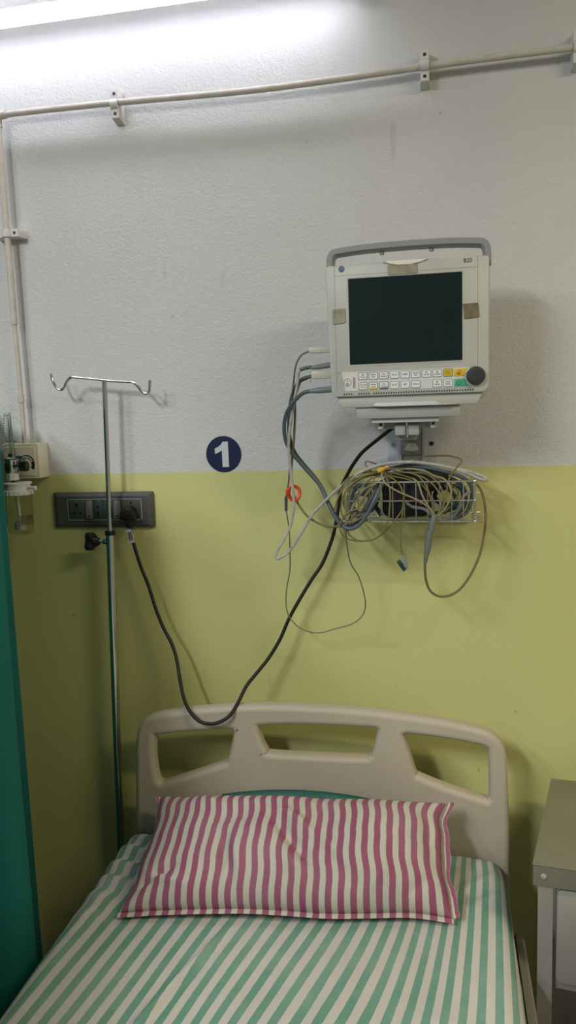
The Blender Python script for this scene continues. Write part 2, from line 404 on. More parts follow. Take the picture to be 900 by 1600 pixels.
MB().lathe([(.0135, nz0), (.0138, nz0+.002), (.0138, nz1-.001), (.012, nz1)], (FX+.003, FY, 0), seg=8).build('white_nut', 'white', t)
MB().cyl((FX+.003, FY, nz0+.001), (FX+.003, FY, nz0-.008), .0035, seg=12).build('neck', 'black', t)
lz0, lz1 = zz(30, 773), zz(30, 754)
lid = MB().lathe([(.0315, lz0), (.0330, lz0+.003), (.0330, lz0+.011), (.0300, lz0+.012), (.0285, lz0+.013), (.0285, lz1-.003), (.0320, lz1-.003), (.0320, lz1), (.010, lz1+.001)], (BX, FY, 0), seg=36)
for k in range(18):
    a = 2*math.pi*k/18
    lid.box((-.001, -.0015, 0), (.001, .0015, .008), mi=0) if False else None
lid = lid.build('jar_lid', 'white', t)
MB().cyl((BX+.020, FY-.006, (lz0+lz1)/2+.004), (BX+.051, FY-.010, (lz0+lz1)/2+.002), .0040, seg=12).cyl((BX+.047, FY-.010, (lz0+lz1)/2+.002), (BX+.051, FY-.010, (lz0+lz1)/2+.002), .0052, seg=12).build('nozzle', 'white', lid)
m = MB()
for k in range(20):
    a = 2*math.pi*k/20; m.cyl((BX+.0325*math.cos(a), FY+.0325*math.sin(a), lz0+.001), (BX+.0325*math.cos(a), FY+.0325*math.sin(a), lz0+.011), .0016, seg=6)
m.build('lid_ribs', 'white', lid)
jz = zz(34, 834)
MB().lathe([(.024, jz), (.0275, jz+.004), (.0300, jz+.022), (.0305, jz+.024), (.0305, lz0+.001), (.0292, lz0+.001), (.0292, jz+.024), (.0262, jz+.006), (.018, jz+.004)], (BX, FY, 0), seg=36).build('jar', 'jar', t)
MB().cyl((BX-.004, FY, lz0+.004), (BX-.002, FY, jz+.030), .0042, seg=12).build('dip_tube', 'white', t)
MB().lathe([(.0125, jz+.010), (.0135, jz+.012), (.0135, jz+.026), (.010, jz+.030), (.004, jz+.032)], (BX-.001, FY, 0), seg=20).build('diffuser', 'white', t)
m = MB()
for dx in (-.004, .004):
    for dz in (.015, .021): m.box((BX-.001+dx-.0013, FY-.0142, jz+dz-.0012), (BX-.001+dx+.0013, FY-.0128, jz+dz+.0012))
m.build('diffuser_holes', 'hole', t)
m = MB(); arc = []
for a in range(-60, 31, 10): arc.append((BX+.0288*math.cos(math.radians(a)), FY+.0288*math.sin(math.radians(a))))
for a in range(30, -61, -10): arc.append((BX+.0282*math.cos(math.radians(a)), FY+.0282*math.sin(math.radians(a))))
m.prism(arc, jz+.025, jz+.046, fr=lambda a, b, c: Vector((a, b, c))).build('brown_residue', 'rust', t)

# ================================================================ curtain
cp = [(-1.082, -.006), (-1.078, -.03), (-1.066, -.10), (-1.035, -.145), (-.983, -.157), (-.978, -.175), (-.968, -.21), (-.945, -.30), (-.905, -.41), (-.86, -.445), (-.815, -.465), (-.787, -.50), (-.800, -.545), (-.87, -.59), (-.90, -.65), (-.86, -.72), (-.82, -.78), (-.86, -.85), (-.91, -.93), (-.87, -1.02), (-.83, -1.10), (-.88, -1.2), (-.92, -1.3), (-.87, -1.42), (-.84, -1.5), (-.89, -1.62), (-.92, -1.74), (-.86, -1.86), (-.84, -1.95), (-.90, -2.1), (-.92, -2.2), (-.86, -2.35), (-.88, -2.5)]  # unseen return to the wall and long near run added to block light
cpath, _ = catmull([Vector((x, y, 0)) for x, y in cp], 8, False)
b = bmesh.new(); rows = []; NZ = 44
for k in range(NZ+1):
    z = .12+(1.70-.12)*k/NZ; row = []
    for i, p in enumerate(cpath):
        am = (1+.25*(1-z/2.3)); dx = (p.x+.86)*(am-1)*(.0 if i < 42 else .5)
        ww = .004*noise.noise(Vector((p.y*9, z*2.2, 3))) * (0 if i < 38 else 1)
        row.append(b.verts.new((p.x+dx*.3+ww, p.y, z)))
    rows.append(row)
for a, c in zip(rows, rows[1:]):
    for i in range(len(a)-1): b.faces.new((a[i], a[i+1], c[i+1], c[i]))
bmesh.ops.recalc_face_normals(b, faces=b.faces)
bmesh.ops.solidify(b, geom=list(b.faces), thickness=.003)
me = bpy.data.meshes.new('curtain'); b.to_mesh(me); b.free()
tag(link_mesh('curtain', me, 'curtain', sharp=60), 'dark teal cloth curtain hanging in folds along the left edge', 'curtain')

# ================================================================ switch panel
t = thing('switch_panel', (-.805, 0, 1.405), 'wide charcoal switch and socket plate on the yellow wall', 'switch panel')
X0, X1, Z0, Z1 = -.935, -.676, 1.406, 1.493
m = MB(); o = rrect(X0, X1, Z0, Z1, .003, 2); i_ = rrect(X0+.013, X1-.013, Z0+.009, Z1-.009, .003, 2)
b = bmesh.new(); A = [b.verts.new((x, 0, z)) for x, z in o]; B = [b.verts.new((x, -.008, z)) for x, z in o]; C = [b.verts.new((x, -.017, z)) for x, z in i_]
n = len(o)
for u, v in ((A, B), (B, C)):
    for k in range(n): b.faces.new((u[k], u[(k+1) % n], v[(k+1) % n], v[k]))
b.faces.new(C); b.faces.new(A[::-1]); m._take(b, 0); m.build('face_plate', 'plate', t, sharp=25)
mx0, mx1, mz0, mz1 = P(105, 780, -.017).x, P(221, 780, -.017).x, P(105, 813, -.017).z, P(105, 780, -.017).z
m = MB(); w = .0016
m.box((mx0, -.0190, mz0), (mx1, -.0165, mz0+w)).box((mx0, -.0190, mz1-w), (mx1, -.0165, mz1)).box((mx0, -.0190, mz0), (mx0+w, -.0165, mz1)).box((mx1-w, -.0190, mz0), (mx1, -.0165, mz1))
m.build('pale_trim_line', 'trimline', t)
W = (mx1-mx0-2*w); cuts = [0, .245, .355, .475, .62, .735, 1.0]
xs = [mx0+w+W*c for c in cuts]; za, zb = mz0+w+.0006, mz1-w-.0006; zc = (za+zb)/2
def module(i, name): return MB().box((xs[i]+.0004, -.0195, za), (xs[i+1]-.0004, -.0165, zb), .0008).build(name, 'module', t)
def holes(par, pts):
    m = MB()
    for x, z, rx, rz in pts: m.prism([(x+rx*math.cos(a*math.pi/8), z+rz*math.sin(a*math.pi/8)) for a in range(16)], -.0199, -.0190)
    m.build('pin_holes', 'hole', par)
for i in (0, 5):
    s = module(i, 'socket'); cx = (xs[i]+xs[i+1])/2
    if i == 0: holes(s, [(cx, zc+.011, .0035, .0055), (cx-.0075, zc-.009, .0032, .0040), (cx+.0085, zc-.009, .0032, .0040)])
    else: holes(s, [(cx, zc+.0165, .0030, .0035)])
for i in (1, 4):
    s = module(i, 'switch'); a = xs[i]+.002; e = xs[i+1]-.0025
    b = MB().prism([(-.0192, za+.002), (-.0245, za+.003), (-.0215, zb-.002), (-.0192, zb-.002)], a, e, .0004, fr=lambda u, v, c: Vector((c, u, v))).build('rocker', 'rocker', s)
    MB().box(((a+e)/2-.004, -.0250, za+.0065), ((a+e)/2+.004, -.0235, za+.009)).build('rocker_mark', 'hole', b)
s = module(2, 'two_pin_socket'); cx = (xs[2]+xs[3])/2; holes(s, [(cx, zc+.0065, .0032, .0042), (cx, zc-.0085, .0032, .0042)])
module(3, 'blank_module')

# ================================================================ power cord and plug
t = thing('power_cord', P(203, 800, -.03), 'black power cord plugged into the switch panel and sagging over the headboard', 'power cord')
pc = P(203, 803, -.03); pm = MB()
poly = [(-.019, -.012), (.019, -.013), (.021, -.006), (.012, .012), (.006, .019), (-.006, .019), (-.012, .012), (-.021, -.005)]
pm.prism([(pc.x+x, pc.z+z) for x, z in poly], -.050, -.0200, .003)
pm.prism([(pc.x-.011, pc.z-.010), (pc.x+.011, pc.z-.010), (pc.x+.007, pc.z-.032), (pc.x-.005, pc.z-.032)], -.047, -.026, .003)
pm.build('plug', 'black', t)
cord = [(204, 822, -.036), (206, 840, -.040), (209, 850, -.043), (220, 885, -.048), (232, 915, -.05), (243, 950, -.055), (255, 980, -.06), (268, 1005, -.07), (276, 1030, -.08), (281, 1060, -.10), (287, 1090, -.125), (297, 1112, -.148), (312, 1127, -.158), (330, 1131, -.160), (346, 1127, -.158), (360, 1117, -.150), (372, 1098, -.125), (385, 1072, -.10), (400, 1053, -.085), (420, 1028, -.07), (438, 998, -.06), (452, 966, -.055), (472, 930, -.05), (488, 904, -.045), (504, 880, -.04), (518, 845, -.035), (524, 822, -.035), (527, 805, -.035), (530, 784, -.035), (534, 760, -.035), (543, 741, -.04), (553, 724, -.05), (567, 706, -.07), (591, 686, -.10), (615, 667, -.135), (626, 655, -.15)]
MB().tube(path(cord), .0041, seg=12, sub=5).build('cord', 'rubber', t)
lp0, lp1 = P(202, 827, -.040), P(207, 848, -.044)
m = MB(); dr = (lp1-lp0).normalized(); sd = dr.cross(Vector((0, -1, 0))).normalized()
lf = lambda a, b, c: lp0 + sd*a + dr*b + Vector((0, -1, 0))*c
L = (lp1-lp0).length
m.prism([(-.008, 0), (.007, 0), (.007, L), (-.008, L)], .0045, .0053, fr=lf)
for k in range(5): m.prism([(-.0055+k*.0022, .006), (-.0043+k*.0022, .006), (-.0043+k*.0022, L-.006), (-.0055+k*.0022, L-.006)], .0053, .0056, mi=1, fr=lf)
m.build('paper_tag', ['numeral', 'ink'], t)

# ================================================================ bed number sign
t = thing('bed_number_sign', (-.497, 0, 1.535), 'round navy sign with a white numeral 1 on the wall', 'sign')
SX, SZ = -.4965, 1.5785
MB().cyl((SX, 0, SZ), (SX, -.0025, SZ), .0425, seg=64, bev=.0006).build('disc', 'navy', t)
def q(px, py): return (SX+(px-450)/9*.00157, SZ-(py-455)/9*.00157)
one = [(332, 376), (385, 352), (420, 325), (447, 287), (518, 287), (522, 628), (432, 628), (430, 402), (385, 432), (334, 450)]
MB().prism([q(*p) for p in one], -.0024, -.0032).build('numeral', 'numeral', t)

# ================================================================ drip stand
t = thing('drip_stand', (-.81, -.06, 0), 'polished steel drip stand with two hooks between the bed and the wall', 'drip stand')
IT, IJ = P(163, 594, -.06), P(172, 832, -.06); IB = P(188, 1310, -.06)
dr = (IB-IJ).normalized(); FL = IJ + dr*((.10-IJ.z)/dr.z)
MB().cyl(IJ+dr*.05, IT, .0057, seg=20).build('inner_rod', 'chrome', t)
MB().cyl(FL, IJ, .0100, seg=28).build('outer_pole', 'chrome', t)
MB().cyl(IJ-dr*.004, IJ+dr*.006, .0120, seg=28, bev=.001).build('black_collar', 'black', t)
hk = [(80, 584), (81.5, 592), (86, 602), (92, 609), (99, 607), (104, 597), (111, 589.5), (121, 590), (140, 591.5), (163, 594), (185, 596), (206, 597), (214, 602), (221, 611), (228, 615), (233, 611), (234, 602), (234.5, 594)]
MB().tube(path(hk, -.06), .0032, seg=12, sub=6).build('hook_bar', 'chrome', t)
ks = IJ+dr*.022; kk = P(147, 846, -.062)
k = MB().cyl(ks+Vector((-.006, 0, 0)), (kk.x+.012, kk.y, kk.z), .0040, seg=14).cyl(ks+Vector((-.010, 0, 0)), ks+Vector((-.019, 0, 0)), .0068, seg=6).build('clamp_screw', 'chrome', t)
m = MB(); lob = []
for i in range(30):
    a = 2*math.pi*i/30; r_ = .019+.0055*math.cos(3*a+.5); lob.append((r_*math.cos(a), r_*math.sin(a)))
m.prism(lob, -.013, .002, .003, fr=lambda a, b, c: Vector((kk.x+c, kk.y, kk.z))+Vector((a*.35, a*.75, b)))
m.cyl((kk.x+.001, kk.y, kk.z), (kk.x+.014, kk.y, kk.z), .0105, .0070, seg=18)
m.build('clamp_knob', 'black', t)
m = MB().cyl(FL, FL-Vector((0, 0, .03)), .022, seg=24).build('base_hub', 'chrome', t)
for a in (180, 235, 125):
    e = FL+Vector((.20*math.cos(math.radians(a+60)) if a != 180 else -.2, -.0 if a == 180 else (-.2*abs(math.sin(math.radians(a+60)))), -.045))
    g = MB().tube([FL-Vector((0, 0, .015)), FL*.5+e*.5+Vector((0, 0, .012)), e], .010, seg=12).build('base_leg', 'chrome', t)
    MB().cyl(e+Vector((0, -.009, -.028)), e+Vector((0, .009, -.028)), .026, seg=20, bev=.003).build('castor', 'black', g)

# ================================================================ patient monitor
MY = -.25
t = thing('patient_monitor', (-.058, -.18, 1.69), 'cream patient monitor with a dark screen and grey carry handle on the wall', 'monitor')
p = lambda px, py, y=MY: (lambda v: (v.x, v.z))(P(px, py, y))
xl, zt_ = p(508, 416); xr, _ = p(764.5, 397); zb_ = p(640, 616.5)[1]
body = MB()
body.prism([(xl, zt_-.004), (xl+.004, zt_), (xr-.004, zt_), (xr, zt_-.004), (xr, zb_+.012), (xr-.008, zb_), (xl+.012, zb_), (xl+.006, zb_+.010)], MY+.032, MY, .004)
body.prism([(xl+.006, zt_-.006), (xr+.003, zt_-.002), (xr+.003, zb_+.006), (xr-.008, zb_-.010), (xl+.018, zb_-.010), (xl+.010, zb_+.006)], -.105, MY+.028, .003)
body.build('housing', 'housing', t)
# lower chin with vent slots
zc0 = p(640, 634)[1]
ch = MB().prism([(xl+.014, zb_+.004), (xr-.008, zb_+.004), (xr-.014, zb_-.006), (xr-.020, zc0), (xl+.024, zc0), (xl+.020, zb_-.010)], -.11, MY+.008, .002).build('chin', 'housing', t)
m = MB(); n = 52
for k in range(n):
    if k in (4, 5, 11): continue
    x = p(538, 619)[0]+(p(739, 609)[0]-p(538, 619)[0])*k/(n-1); m.box((x-.0011, MY-.0006, zb_+.0035), (x+.0011, MY+.003, zb_+.0062))
m.build('vent_slots', 'hole', ch)
m = MB(); a, e = p(583, 630, MY+.008), p(683, 626, MY+.008)
m.prism([(a[0], a[1]-.006), (a[0]+.005, a[1]), (e[0]-.003, a[1]), (e[0]+.005, a[1]-.006), (.035, a[1]-.007), (-.10, a[1]-.007)], MY+.004, MY+.010, .0006).build('latch_strip', 'aluwhite', ch)
# carry handle: a U of rounded section standing on the top edge
hz = p(640, 380)[1]; hx0, hx1 = xl+.006, xr-.002
hp = [(hx0, zt_-.012), (hx0, zt_+.008), (hx0+.001, hz-.012), (hx0+.006, hz-.004), (hx0+.016, hz-.001)]
hp += [(hx0+(hx1-hx0)*k, hz+.004*math.sin(math.pi*k)) for k in (.2, .35, .5, .65, .8)]
hp += [(hx1-.016, hz-.001), (hx1-.006, hz-.004), (hx1-.001, hz-.012), (hx1, zt_+.008), (hx1, zt_-.012)]
m = MB(); cpth, _ = catmull([Vector((x, 0, z)) for x, z in hp], 5, False)
b = bmesh.new(); rings = []
for i, c in enumerate(cpth):
    tg = (cpth[min(i+1, len(cpth)-1)]-cpth[max(i-1, 0)]).normalized(); nn = Vector((-tg.z, 0, tg.x))
    prof = [(.0075, -.012), (.0058, -.0155), (-.0035, -.0155), (-.0075, -.009), (-.0075, .009), (-.0035, .0145), (.0058, .0145), (.0075, .012)]
    rings.append([b.verts.new(Vector((c.x, MY+.040+y_, c.z))+nn*o_) for o_, y_ in prof])
for a, c in zip(rings, rings[1:]):
    for k in range(8): b.faces.new((a[k], a[(k+1) % 8], c[(k+1) % 8], c[k]))
b.faces.new(rings[0][::-1]); b.faces.new(rings[-1]); m._take(b, 0)
hd = m.build('carry_handle', 'handle', t, sharp=30)
for px in (596, 674):
    x = P(px, 384, MY+.03).x; MB().cyl((x, MY+.040, hz-.010), (x, MY+.040, hz-.002), .0045, seg=14, bev=.0008).build('handle_stud', 'handle', hd)
# top lip, seams
a, e = p(598, 405), p(668, 399)
MB().prism([(a[0], zt_+.0006), (e[0], zt_+.0006), (e[0]-.012, zt_-.004), ((a[0]+e[0])/2+.01, zt_-.0075), ((a[0]+e[0])/2-.015, zt_-.0072), (a[0]+.014, zt_-.004)], MY-.0034, MY+.014, .0006).build('top_lip', 'gloss', t)
m = MB(); s0, s1 = xl+.017, xr-.021; sz = p(640, 424)[1]; kz0 = p(640, 571+7)[1]
m.box((s0, MY-.0003, zb_+.012), (s0+.0005, MY+.001, zt_)).box((s1, MY-.0003, kz0), (s1+.0005, MY+.001, zt_)).box((s0, MY-.0003, sz), (s1, MY+.001, sz+.0005)).box((s0, MY-.0003, kz0), (s1, MY+.001, kz0+.0005))
m.build('seam_lines', 'line', t)
# screen
sx0, sz1 = p(544, 436); sx1, _ = p(722, 424); sz0 = p(640, 566)[1]
MB().prism(rrect(sx0-.003, sx1+.003, sz0-.003, sz1+.003, .002, 2), MY-.0008, MY+.002, mi=0).build('screen_bezel', 'housing', t)
MB().prism(rrect(sx0, sx1, sz0, sz1, .001, 2), MY-.0014, MY+.001).build('screen', 'screen', t)
# logo and model lettering
lx, lz = p(533.5, 420.5)
MB().cyl((lx, MY+.001, lz), (lx, MY-.0006, lz), .0058, seg=32).build('logo_disc', 'logoblue', t)
m = MB(); m.tube([(lx+.0046*math.cos(k*math.pi/12), MY-.0008, lz+.0046*math.sin(k*math.pi/12)) for k in range(24)], .00028, seg=6, closed=True, sub=1)
for s in (-1, 1):
    for a0 in (40, 130, 220, 310): m.tube([(lx+.0046*math.cos(math.radians(a0)), MY-.0008, lz+.0046*math.sin(math.radians(a0))), (lx+.0035*math.cos(math.radians(a0+22)), MY-.0008, lz+.0035*math.sin(math.radians(a0+22)))], .0003, seg=6)
m.text('GE', .0056, (lx, lz), MY-.0007, thick=.0002, sx=.8)
m.build('logo_lettering', 'logoink', t)
bx, bz = p(731, 407); MB().text('B20', .0105, (bx, bz), MY-.0003, sx=.95).build('model_lettering', 'ink', t)
# key panel, keys, dial
kp = [p(534, 583), p(733, 573), p(736, 577), p(733.5, 606), p(540, 614)]
kx0, kx1 = p(534, 583)[0], p(733, 573)[0]; kza, kzb = p(640, 577.5)[1], p(640, 611)[1]+.004
kzb = max(kzb, zb_+.007)
MB().prism([(kx0, kza), (kx1, kza), (kx1+.002, kza-.003), (kx1-.006, kza-.012), (kx1-.006, kzb+.010), (kx1+.002, kzb+.003), (kx1, kzb), (kx0+.006, kzb)], MY-.0006, MY+.001).build('key_panel', 'panel', t)
K0, K1 = p(567, 588.2), p(717, 581.3); R0, R1 = p(567, 604.0), p(717, 597.0)
pitch = (K1[0]-K0[0])/9; kw, kh = pitch*.43, .0072
row1 = ['Admit\nDischarge', 'Monitor\nSetup', 'Print\nRecord', 'ECG', 'NIBP', 'Airway\nGas', 'IBP\nZero All', 'NIBP\nAuto On/Off', 'Alarm\nReset', None]
row2 = ['Normal\nScreen', 'Alarms\nSetup', 'Tab.\nTrends', 'SpO2', 'IBP', 'Others', '', 'NIBP\nStart/Cancel', 'Recorder\nStart/Stop', None]
for r_, (row, zk) in enumerate(((row1, (K0[1]+K1[1])/2), (row2, (R0[1]+R1[1])/2))):
    for c_, s in enumerate(row):
        if s == '': continue
        x = K0[0]+pitch*c_; m = MB()
        rim = 'keyblue' if (c_ >= 3) else 'keygrey'; face = 'key'
        if c_ == 8 and r_ == 0: rim, face = 'keygrey', 'keyyellow'
        if s is None:
            face = 'keyyellow' if r_ == 0 else 'keygreen'
            rr_ = .0135; cy = (K0[1]+R0[1])/2; ddx, ddz = P(743, 587, MY).x, P(743, 587, MY).z
            def edge(z): return ddx-math.sqrt(max(.0, .0205**2-(z-ddz)**2))
            zs = [zk-kh+2*kh*i/6 for i in range(7)]
            m.prism([(x-kw, zk-kh), *[(edge(z), z) for z in zs], (x-kw, zk+kh)], MY-.0017, MY, .0004, mi=0)
            if r_ == 0:
                pts = [(x-.004, zk-.0022), (x-.0029, zk-.0007), (x-.0022, zk+.003), (x, zk+.0046), (x+.0022, zk+.003), (x+.0029, zk-.0007), (x+.004, zk-.0022)]
                m.tube([(a, MY-.0019, b_) for a, b_ in pts], .00032, seg=6, closed=True, sub=1, mi=1)
                m.cyl((x, MY-.0016, zk-.0034), (x, MY-.0020, zk-.0034), .0012, seg=10, mi=1)
                m.prism([(x-.0046, zk-.0040), (x-.0043, zk-.0043), (x+.0046, zk+.0040), (x+.0043, zk+.0043)], MY-.0021, MY-.0016, mi=1)
            else:
                pts = [(x-.0032, zk-.004), (x+.0032, zk-.004), (x+.0032, zk+.0005), (x+.0046, zk+.0005), (x, zk+.005), (x-.0046, zk+.0005), (x-.0032, zk+.0005)]
                m.tube([(a, MY-.0019, b_) for a, b_ in pts], .00035, seg=6, closed=True, sub=1, mi=1)
            m.build('key', [face, 'ink'], t); continue
        m.prism(rrect(x-kw, x+kw, zk-kh, zk+kh, .0018, 3), MY-.0012, MY, mi=0)
        m.prism(rrect(x-kw+.0010, x+kw-.0010, zk-kh+.0010, zk+kh-.0010, .0011, 3), MY-.0018, MY-.001, mi=1)
        if r_ == 1 and c_ in (1, 2): m.box((x-kw+.0007, MY-.0020, zk-kh+.0004), (x+kw-.0007, MY-.0016, zk-kh+.0032), mi=3)
        two = '\n' in s; wid = max(len(q_) for q_ in s.split('\n'))
        m.text(s, .0044 if two else .0048, (x, zk+.0004), MY-.0018, mi=2, sx=min(1, 5.2/wid), thick=.00025)
        m.build('key', [rim, face, 'ink', 'keyyellow' if c_ == 1 else 'keygrey'], t)
ox, oz = p(543, 598)
m = MB().tube([(ox+.0072*math.cos(k*math.pi/14), MY-.0008, oz+.0072*math.sin(k*math.pi/14)) for k in range(28)], .0003, seg=6, closed=True, sub=1)
m.tube([(ox+.0019*math.cos(k*math.pi/8), MY-.0009, oz-.0033+.0019*math.sin(k*math.pi/8)) for k in range(16)], .00045, seg=6, closed=True, sub=1)
m.box((ox-.0004, MY-.001, oz+.0012), (ox+.0004, MY-.0004, oz+.0048)); m.build('power_button', 'ink', t)
ix, iz = p(553.5, 598); MB().prism(rrect(ix-.0022, ix+.0022, iz-.0105, iz+.0105, .002, 3), MY-.0009, MY).build('indicator_strip', 'handle', t)
dx, dz = p(743.5, 587); 
d = MB().lathe([(.0172, 0), (.0172, .006), (.0158, .010), (.010, .0112), (.002, .0105)], (dx, MY, dz), seg=40, axis=(0, -1, 0)).build('dial', 'knob', t)
# bits of old tape
def tape(name, corners, mt, y=MY):
    m = MB(); m.prism([p(*c) for c in corners], y-.0022, y-.0006); return m.build(name, mt, t)
a, e = p(606, 411.5), p(652, 407)
tape('tape', [(606, 414), (630, 414.5), (651, 409.5), (652, 427), (607, 430)], 'paletape')
tape('tape', [(520, 484), (539, 482), (540, 503), (536, 505), (521, 507)], 'paletape')
tape('tape', [(723, 475), (747, 473), (749, 495), (726, 498)], 'tape')

# ================================================================ cables plugged into the monitor's left side
def connector(par, p0, p1, w, h, mt, name='connector', y=-.19):
    a, e = P(*p0, y), P(*p1, y); m = MB()
    if w == h: m.cyl(a, a*.55+e*.45, w*.62, w, seg=16).cyl(a*.55+e*.45, e, w, w*1.05, seg=16)
    else: m.box((a.x, a.y-w, (a.z+e.z)/2-h), (e.x, a.y+w, (a.z+e.z)/2+h), .0015)
    return m.build(name, mt, par)
# thin lead of the top beige plug
probe = [(486, 549, -.19), (480, 550, -.19), (470, 556, -.19), (462, 572, -.185), (459, 595, -.175), (456, 620, -.165), (453, 650, -.155), (453, 700, -.135), (452, 740, -.12), (450, 760, -.115), (447, 778, -.11)]
probe2 = [(447, 797, -.11), (449, 808, -.105), (452, 830, -.10), (453, 860, -.09), (453, 890, -.085), (448, 920, -.08), (447, 945, -.08), (453, 965, -.08), (470, 982, -.08), (497, 989, -.08), (525, 982, -.08), (550, 975, -.08), (566, 962, -.08), (571, 945, -.08), (568, 925, -.085), (560, 900, -.10), (548, 880, -.12), (542, 850, -.15), (541, 828, -.168), (545, 806, -.176), (554, 786, -.18), (566, 768, -.18), (584, 752, -.17)]
t = thing('probe_lead', P(495, 548, -.19), 'thin grey probe lead from the topmost monitor plug, its loop lowest', 'cable')
connector(t, (483, 548), (516, 546), .005, .0056, 'connb', 'plug')
MB().tube(path(probe), .0019, seg=8).build('upper_lead', 'thin', t)
MB().cyl(P(447, 776, -.11), P(447, 798, -.11), .0034, seg=14, bev=.0008).build('joint_barrel', 'greydark', t)
MB().tube(path(probe2), .0014, seg=8).build('lower_lead', 'thin', t)
# white sleeved cable
t = thing('sleeved_cable', P(503, 571, -.19), 'white sleeved cable hanging in a long narrow loop left of the monitor', 'cable')
connector(t, (486, 575), (518, 570), .0055, .0055, 'conn', 'plug')
MB().tube(path([(488, 573.5, -.19), (478, 575, -.19), (468, 578, -.19)]), .0036, seg=10).build('bare_end', 'greydark', t)
wh = [(470, 577, -.19), (466.5, 582, -.19), (465, 598, -.185), (461, 620, -.18), (457, 642, -.17), (453, 670, -.16), (451, 700, -.15), (454, 734, -.14), (458, 769, -.13), (459, 793, -.125), (454, 820, -.12), (443, 843, -.12), (433, 861, -.12), (430.5, 869, -.12), (433, 873, -.12), (440, 870, -.12), (453, 860, -.12), (472, 831, -.13), (489, 803, -.14), (515, 776, -.15), (539, 755, -.16), (567, 736, -.16), (600, 725, -.15), (635, 722, -.14), (665, 724, -.13), (700, 730, -.12), (730, 740, -.12), (752, 749, -.12), (760, 750, -.115), (759, 747, -.105), (745, 741, -.10), (722, 734, -.09), (700, 730, -.09)]
MB().tube(path(wh), .0033, seg=10, sub=7).build('sleeve', 'braid', t)
# beige plug cable through the orange clip
t = thing('clipped_cable', P(505, 585, -.19), 'grey cable from the wide beige plug, running through the orange clip', 'cable')
connector(t, (487, 587), (519, 584), .007, .0078, 'connb', 'plug')
cl = [(488, 588, -.19), (475, 591, -.19), (466, 599, -.18), (461, 620, -.165), (461, 650, -.155), (459, 690, -.145), (457, 712, -.135), (455, 740, -.125), (458, 768, -.117), (463, 782, -.115), (477, 803, -.12), (491, 814, -.13), (510, 822, -.15), (532, 822, -.17), (545, 816, -.175), (556, 800, -.178), (568, 778, -.178), (585, 758, -.165)]
MB().tube(path(cl), .0026, seg=10).build('lead', 'trunk', t)
MB().tube(path([(488, 588, -.19), (475, 591, -.19), (468, 597, -.183), (463, 612, -.17)]), .0036, seg=10).build('strain_relief', 'greydark', t)
# orange ring clip around the cables
oc = P(459.5, 771, -.124)
m = MB(); ring = [oc+Vector((.0125*math.cos(a*math.pi/8)*1.0, .004*math.sin(a*math.pi/4), .0155*math.sin(a*math.pi/8))) for a in range(16)]
m.tube(ring, .0038, seg=10, closed=True, sub=3)
m.box(oc+Vector((-.0185, -.004, -.002)), oc+Vector((-.0085, .004, .011)), .0022)
tag(m.build('cable_clip', 'orange'), 'small orange ring clip holding the cables against the yellow wall', 'clip')
# thick grey blue hoses
t = thing('pressure_hose', P(505, 609, -.19), 'thick grey blue hose from the lowest monitor plug curving down to the basket', 'hose')
connector(t, (482, 611.5), (520, 608), .0062, .0062, 'conn', 'plug')
MB().tube(path([(484, 611.5, -.19), (476, 613, -.19), (466, 620, -.185), (455, 633, -.18), (447, 648, -.17), (444, 668, -.16), (447, 690, -.15), (456, 707, -.14), (470, 724, -.13), (486, 742, -.125), (499, 757, -.125), (508, 775, -.13), (517, 795, -.145), (526, 811, -.16), (537, 823, -.175), (550, 826, -.18), (563, 818, -.183), (575, 801, -.183), (586, 779, -.182), (594, 762, -.17), (610, 748, -.14), (640, 737, -.11)]), .0042, seg=12).build('hose', 'greyblue', t)
t = thing('twin_hose', P(470, 724, -.115), 'dark grey hose running beside the thick grey blue one', 'hose')
MB().tube(path([(480, 590, -.175), (466, 598, -.165), (456, 620, -.155), (452, 650, -.145), (452, 680, -.135), (460, 706, -.125), (475, 726, -.118), (492, 746, -.115), (503, 763, -.115), (512, 783, -.13), (523, 803, -.145), (534, 817, -.158), (545, 822, -.166), (560, 812, -.170), (572, 795, -.172), (584, 772, -.170), (592, 757, -.15), (606, 748, -.12), (630, 742, -.09)]), .0040, seg=12).build('hose', 'greydark', t)

# ================================================================ monitor bracket and wall rail
t = thing('monitor_bracket', (-.058, 0, 1.42), 'grey metal wall bracket under the patient monitor', 'bracket')
rx0, rx1, rz0, rz1 = -.112, -.003, 1.43, 1.86
m = MB(); m.box((rx0, -.006, rz0), (rx1, 0, rz1), .0008)
for a, e in ((-.088, -.080), (-.036, -.028)): m.box((a, -.026, rz0), (e, -.004, rz1), .0012)
m.box((-.082, -.010, rz0), (-.034, -.004, rz1)); rail = m.build('wall_rail', 'alu', t)
m = MB()
for k, z in enumerate((1.578, 1.50)):
    pass
for x, mm in ((-.1005, 'alugrey'), (-.0145, 'screwhole')):
    MB().lathe([(.0050, 0), (.0050, .0022), (.0038, .0034), (.0018, .0034), (.0016, .0020)], (x, -.0055, 1.592), seg=16, axis=(0, -1, 0)).build('rail_screw', mm, rail)
MB().box((-.080, -.024, 1.570), (-.036, -.008, 1.695), .001).build('slide_block', 'alugrey', t)
zl = 1.58; y_a = -.205
def rz(px, py): return P(px, py, y_a)
a, e = rz(559, 641), rz(718.5, 641); zt2 = zc0-.0008
zlow = rz(640, 652).z
m = MB(); m.prism([(a.x, zt2), (e.x, zt2), (e.x, zlow+.002), (e.x-.002, zlow), (a.x+.002, zlow), (a.x, zlow+.002)], -.235, -.10, .0012); m.build('tray', 'alugrey', t)
a, e = rz(582, 652), rz(686, 650); z2 = zlow-.009
m = MB(); m.box((a.x, -.226, z2), (e.x, -.11, zlow+.0004), .001); m.build('adapter_plate', 'aluwhite', t)
a, e = rz(600, 660), rz(672, 660); z3 = z2-.013
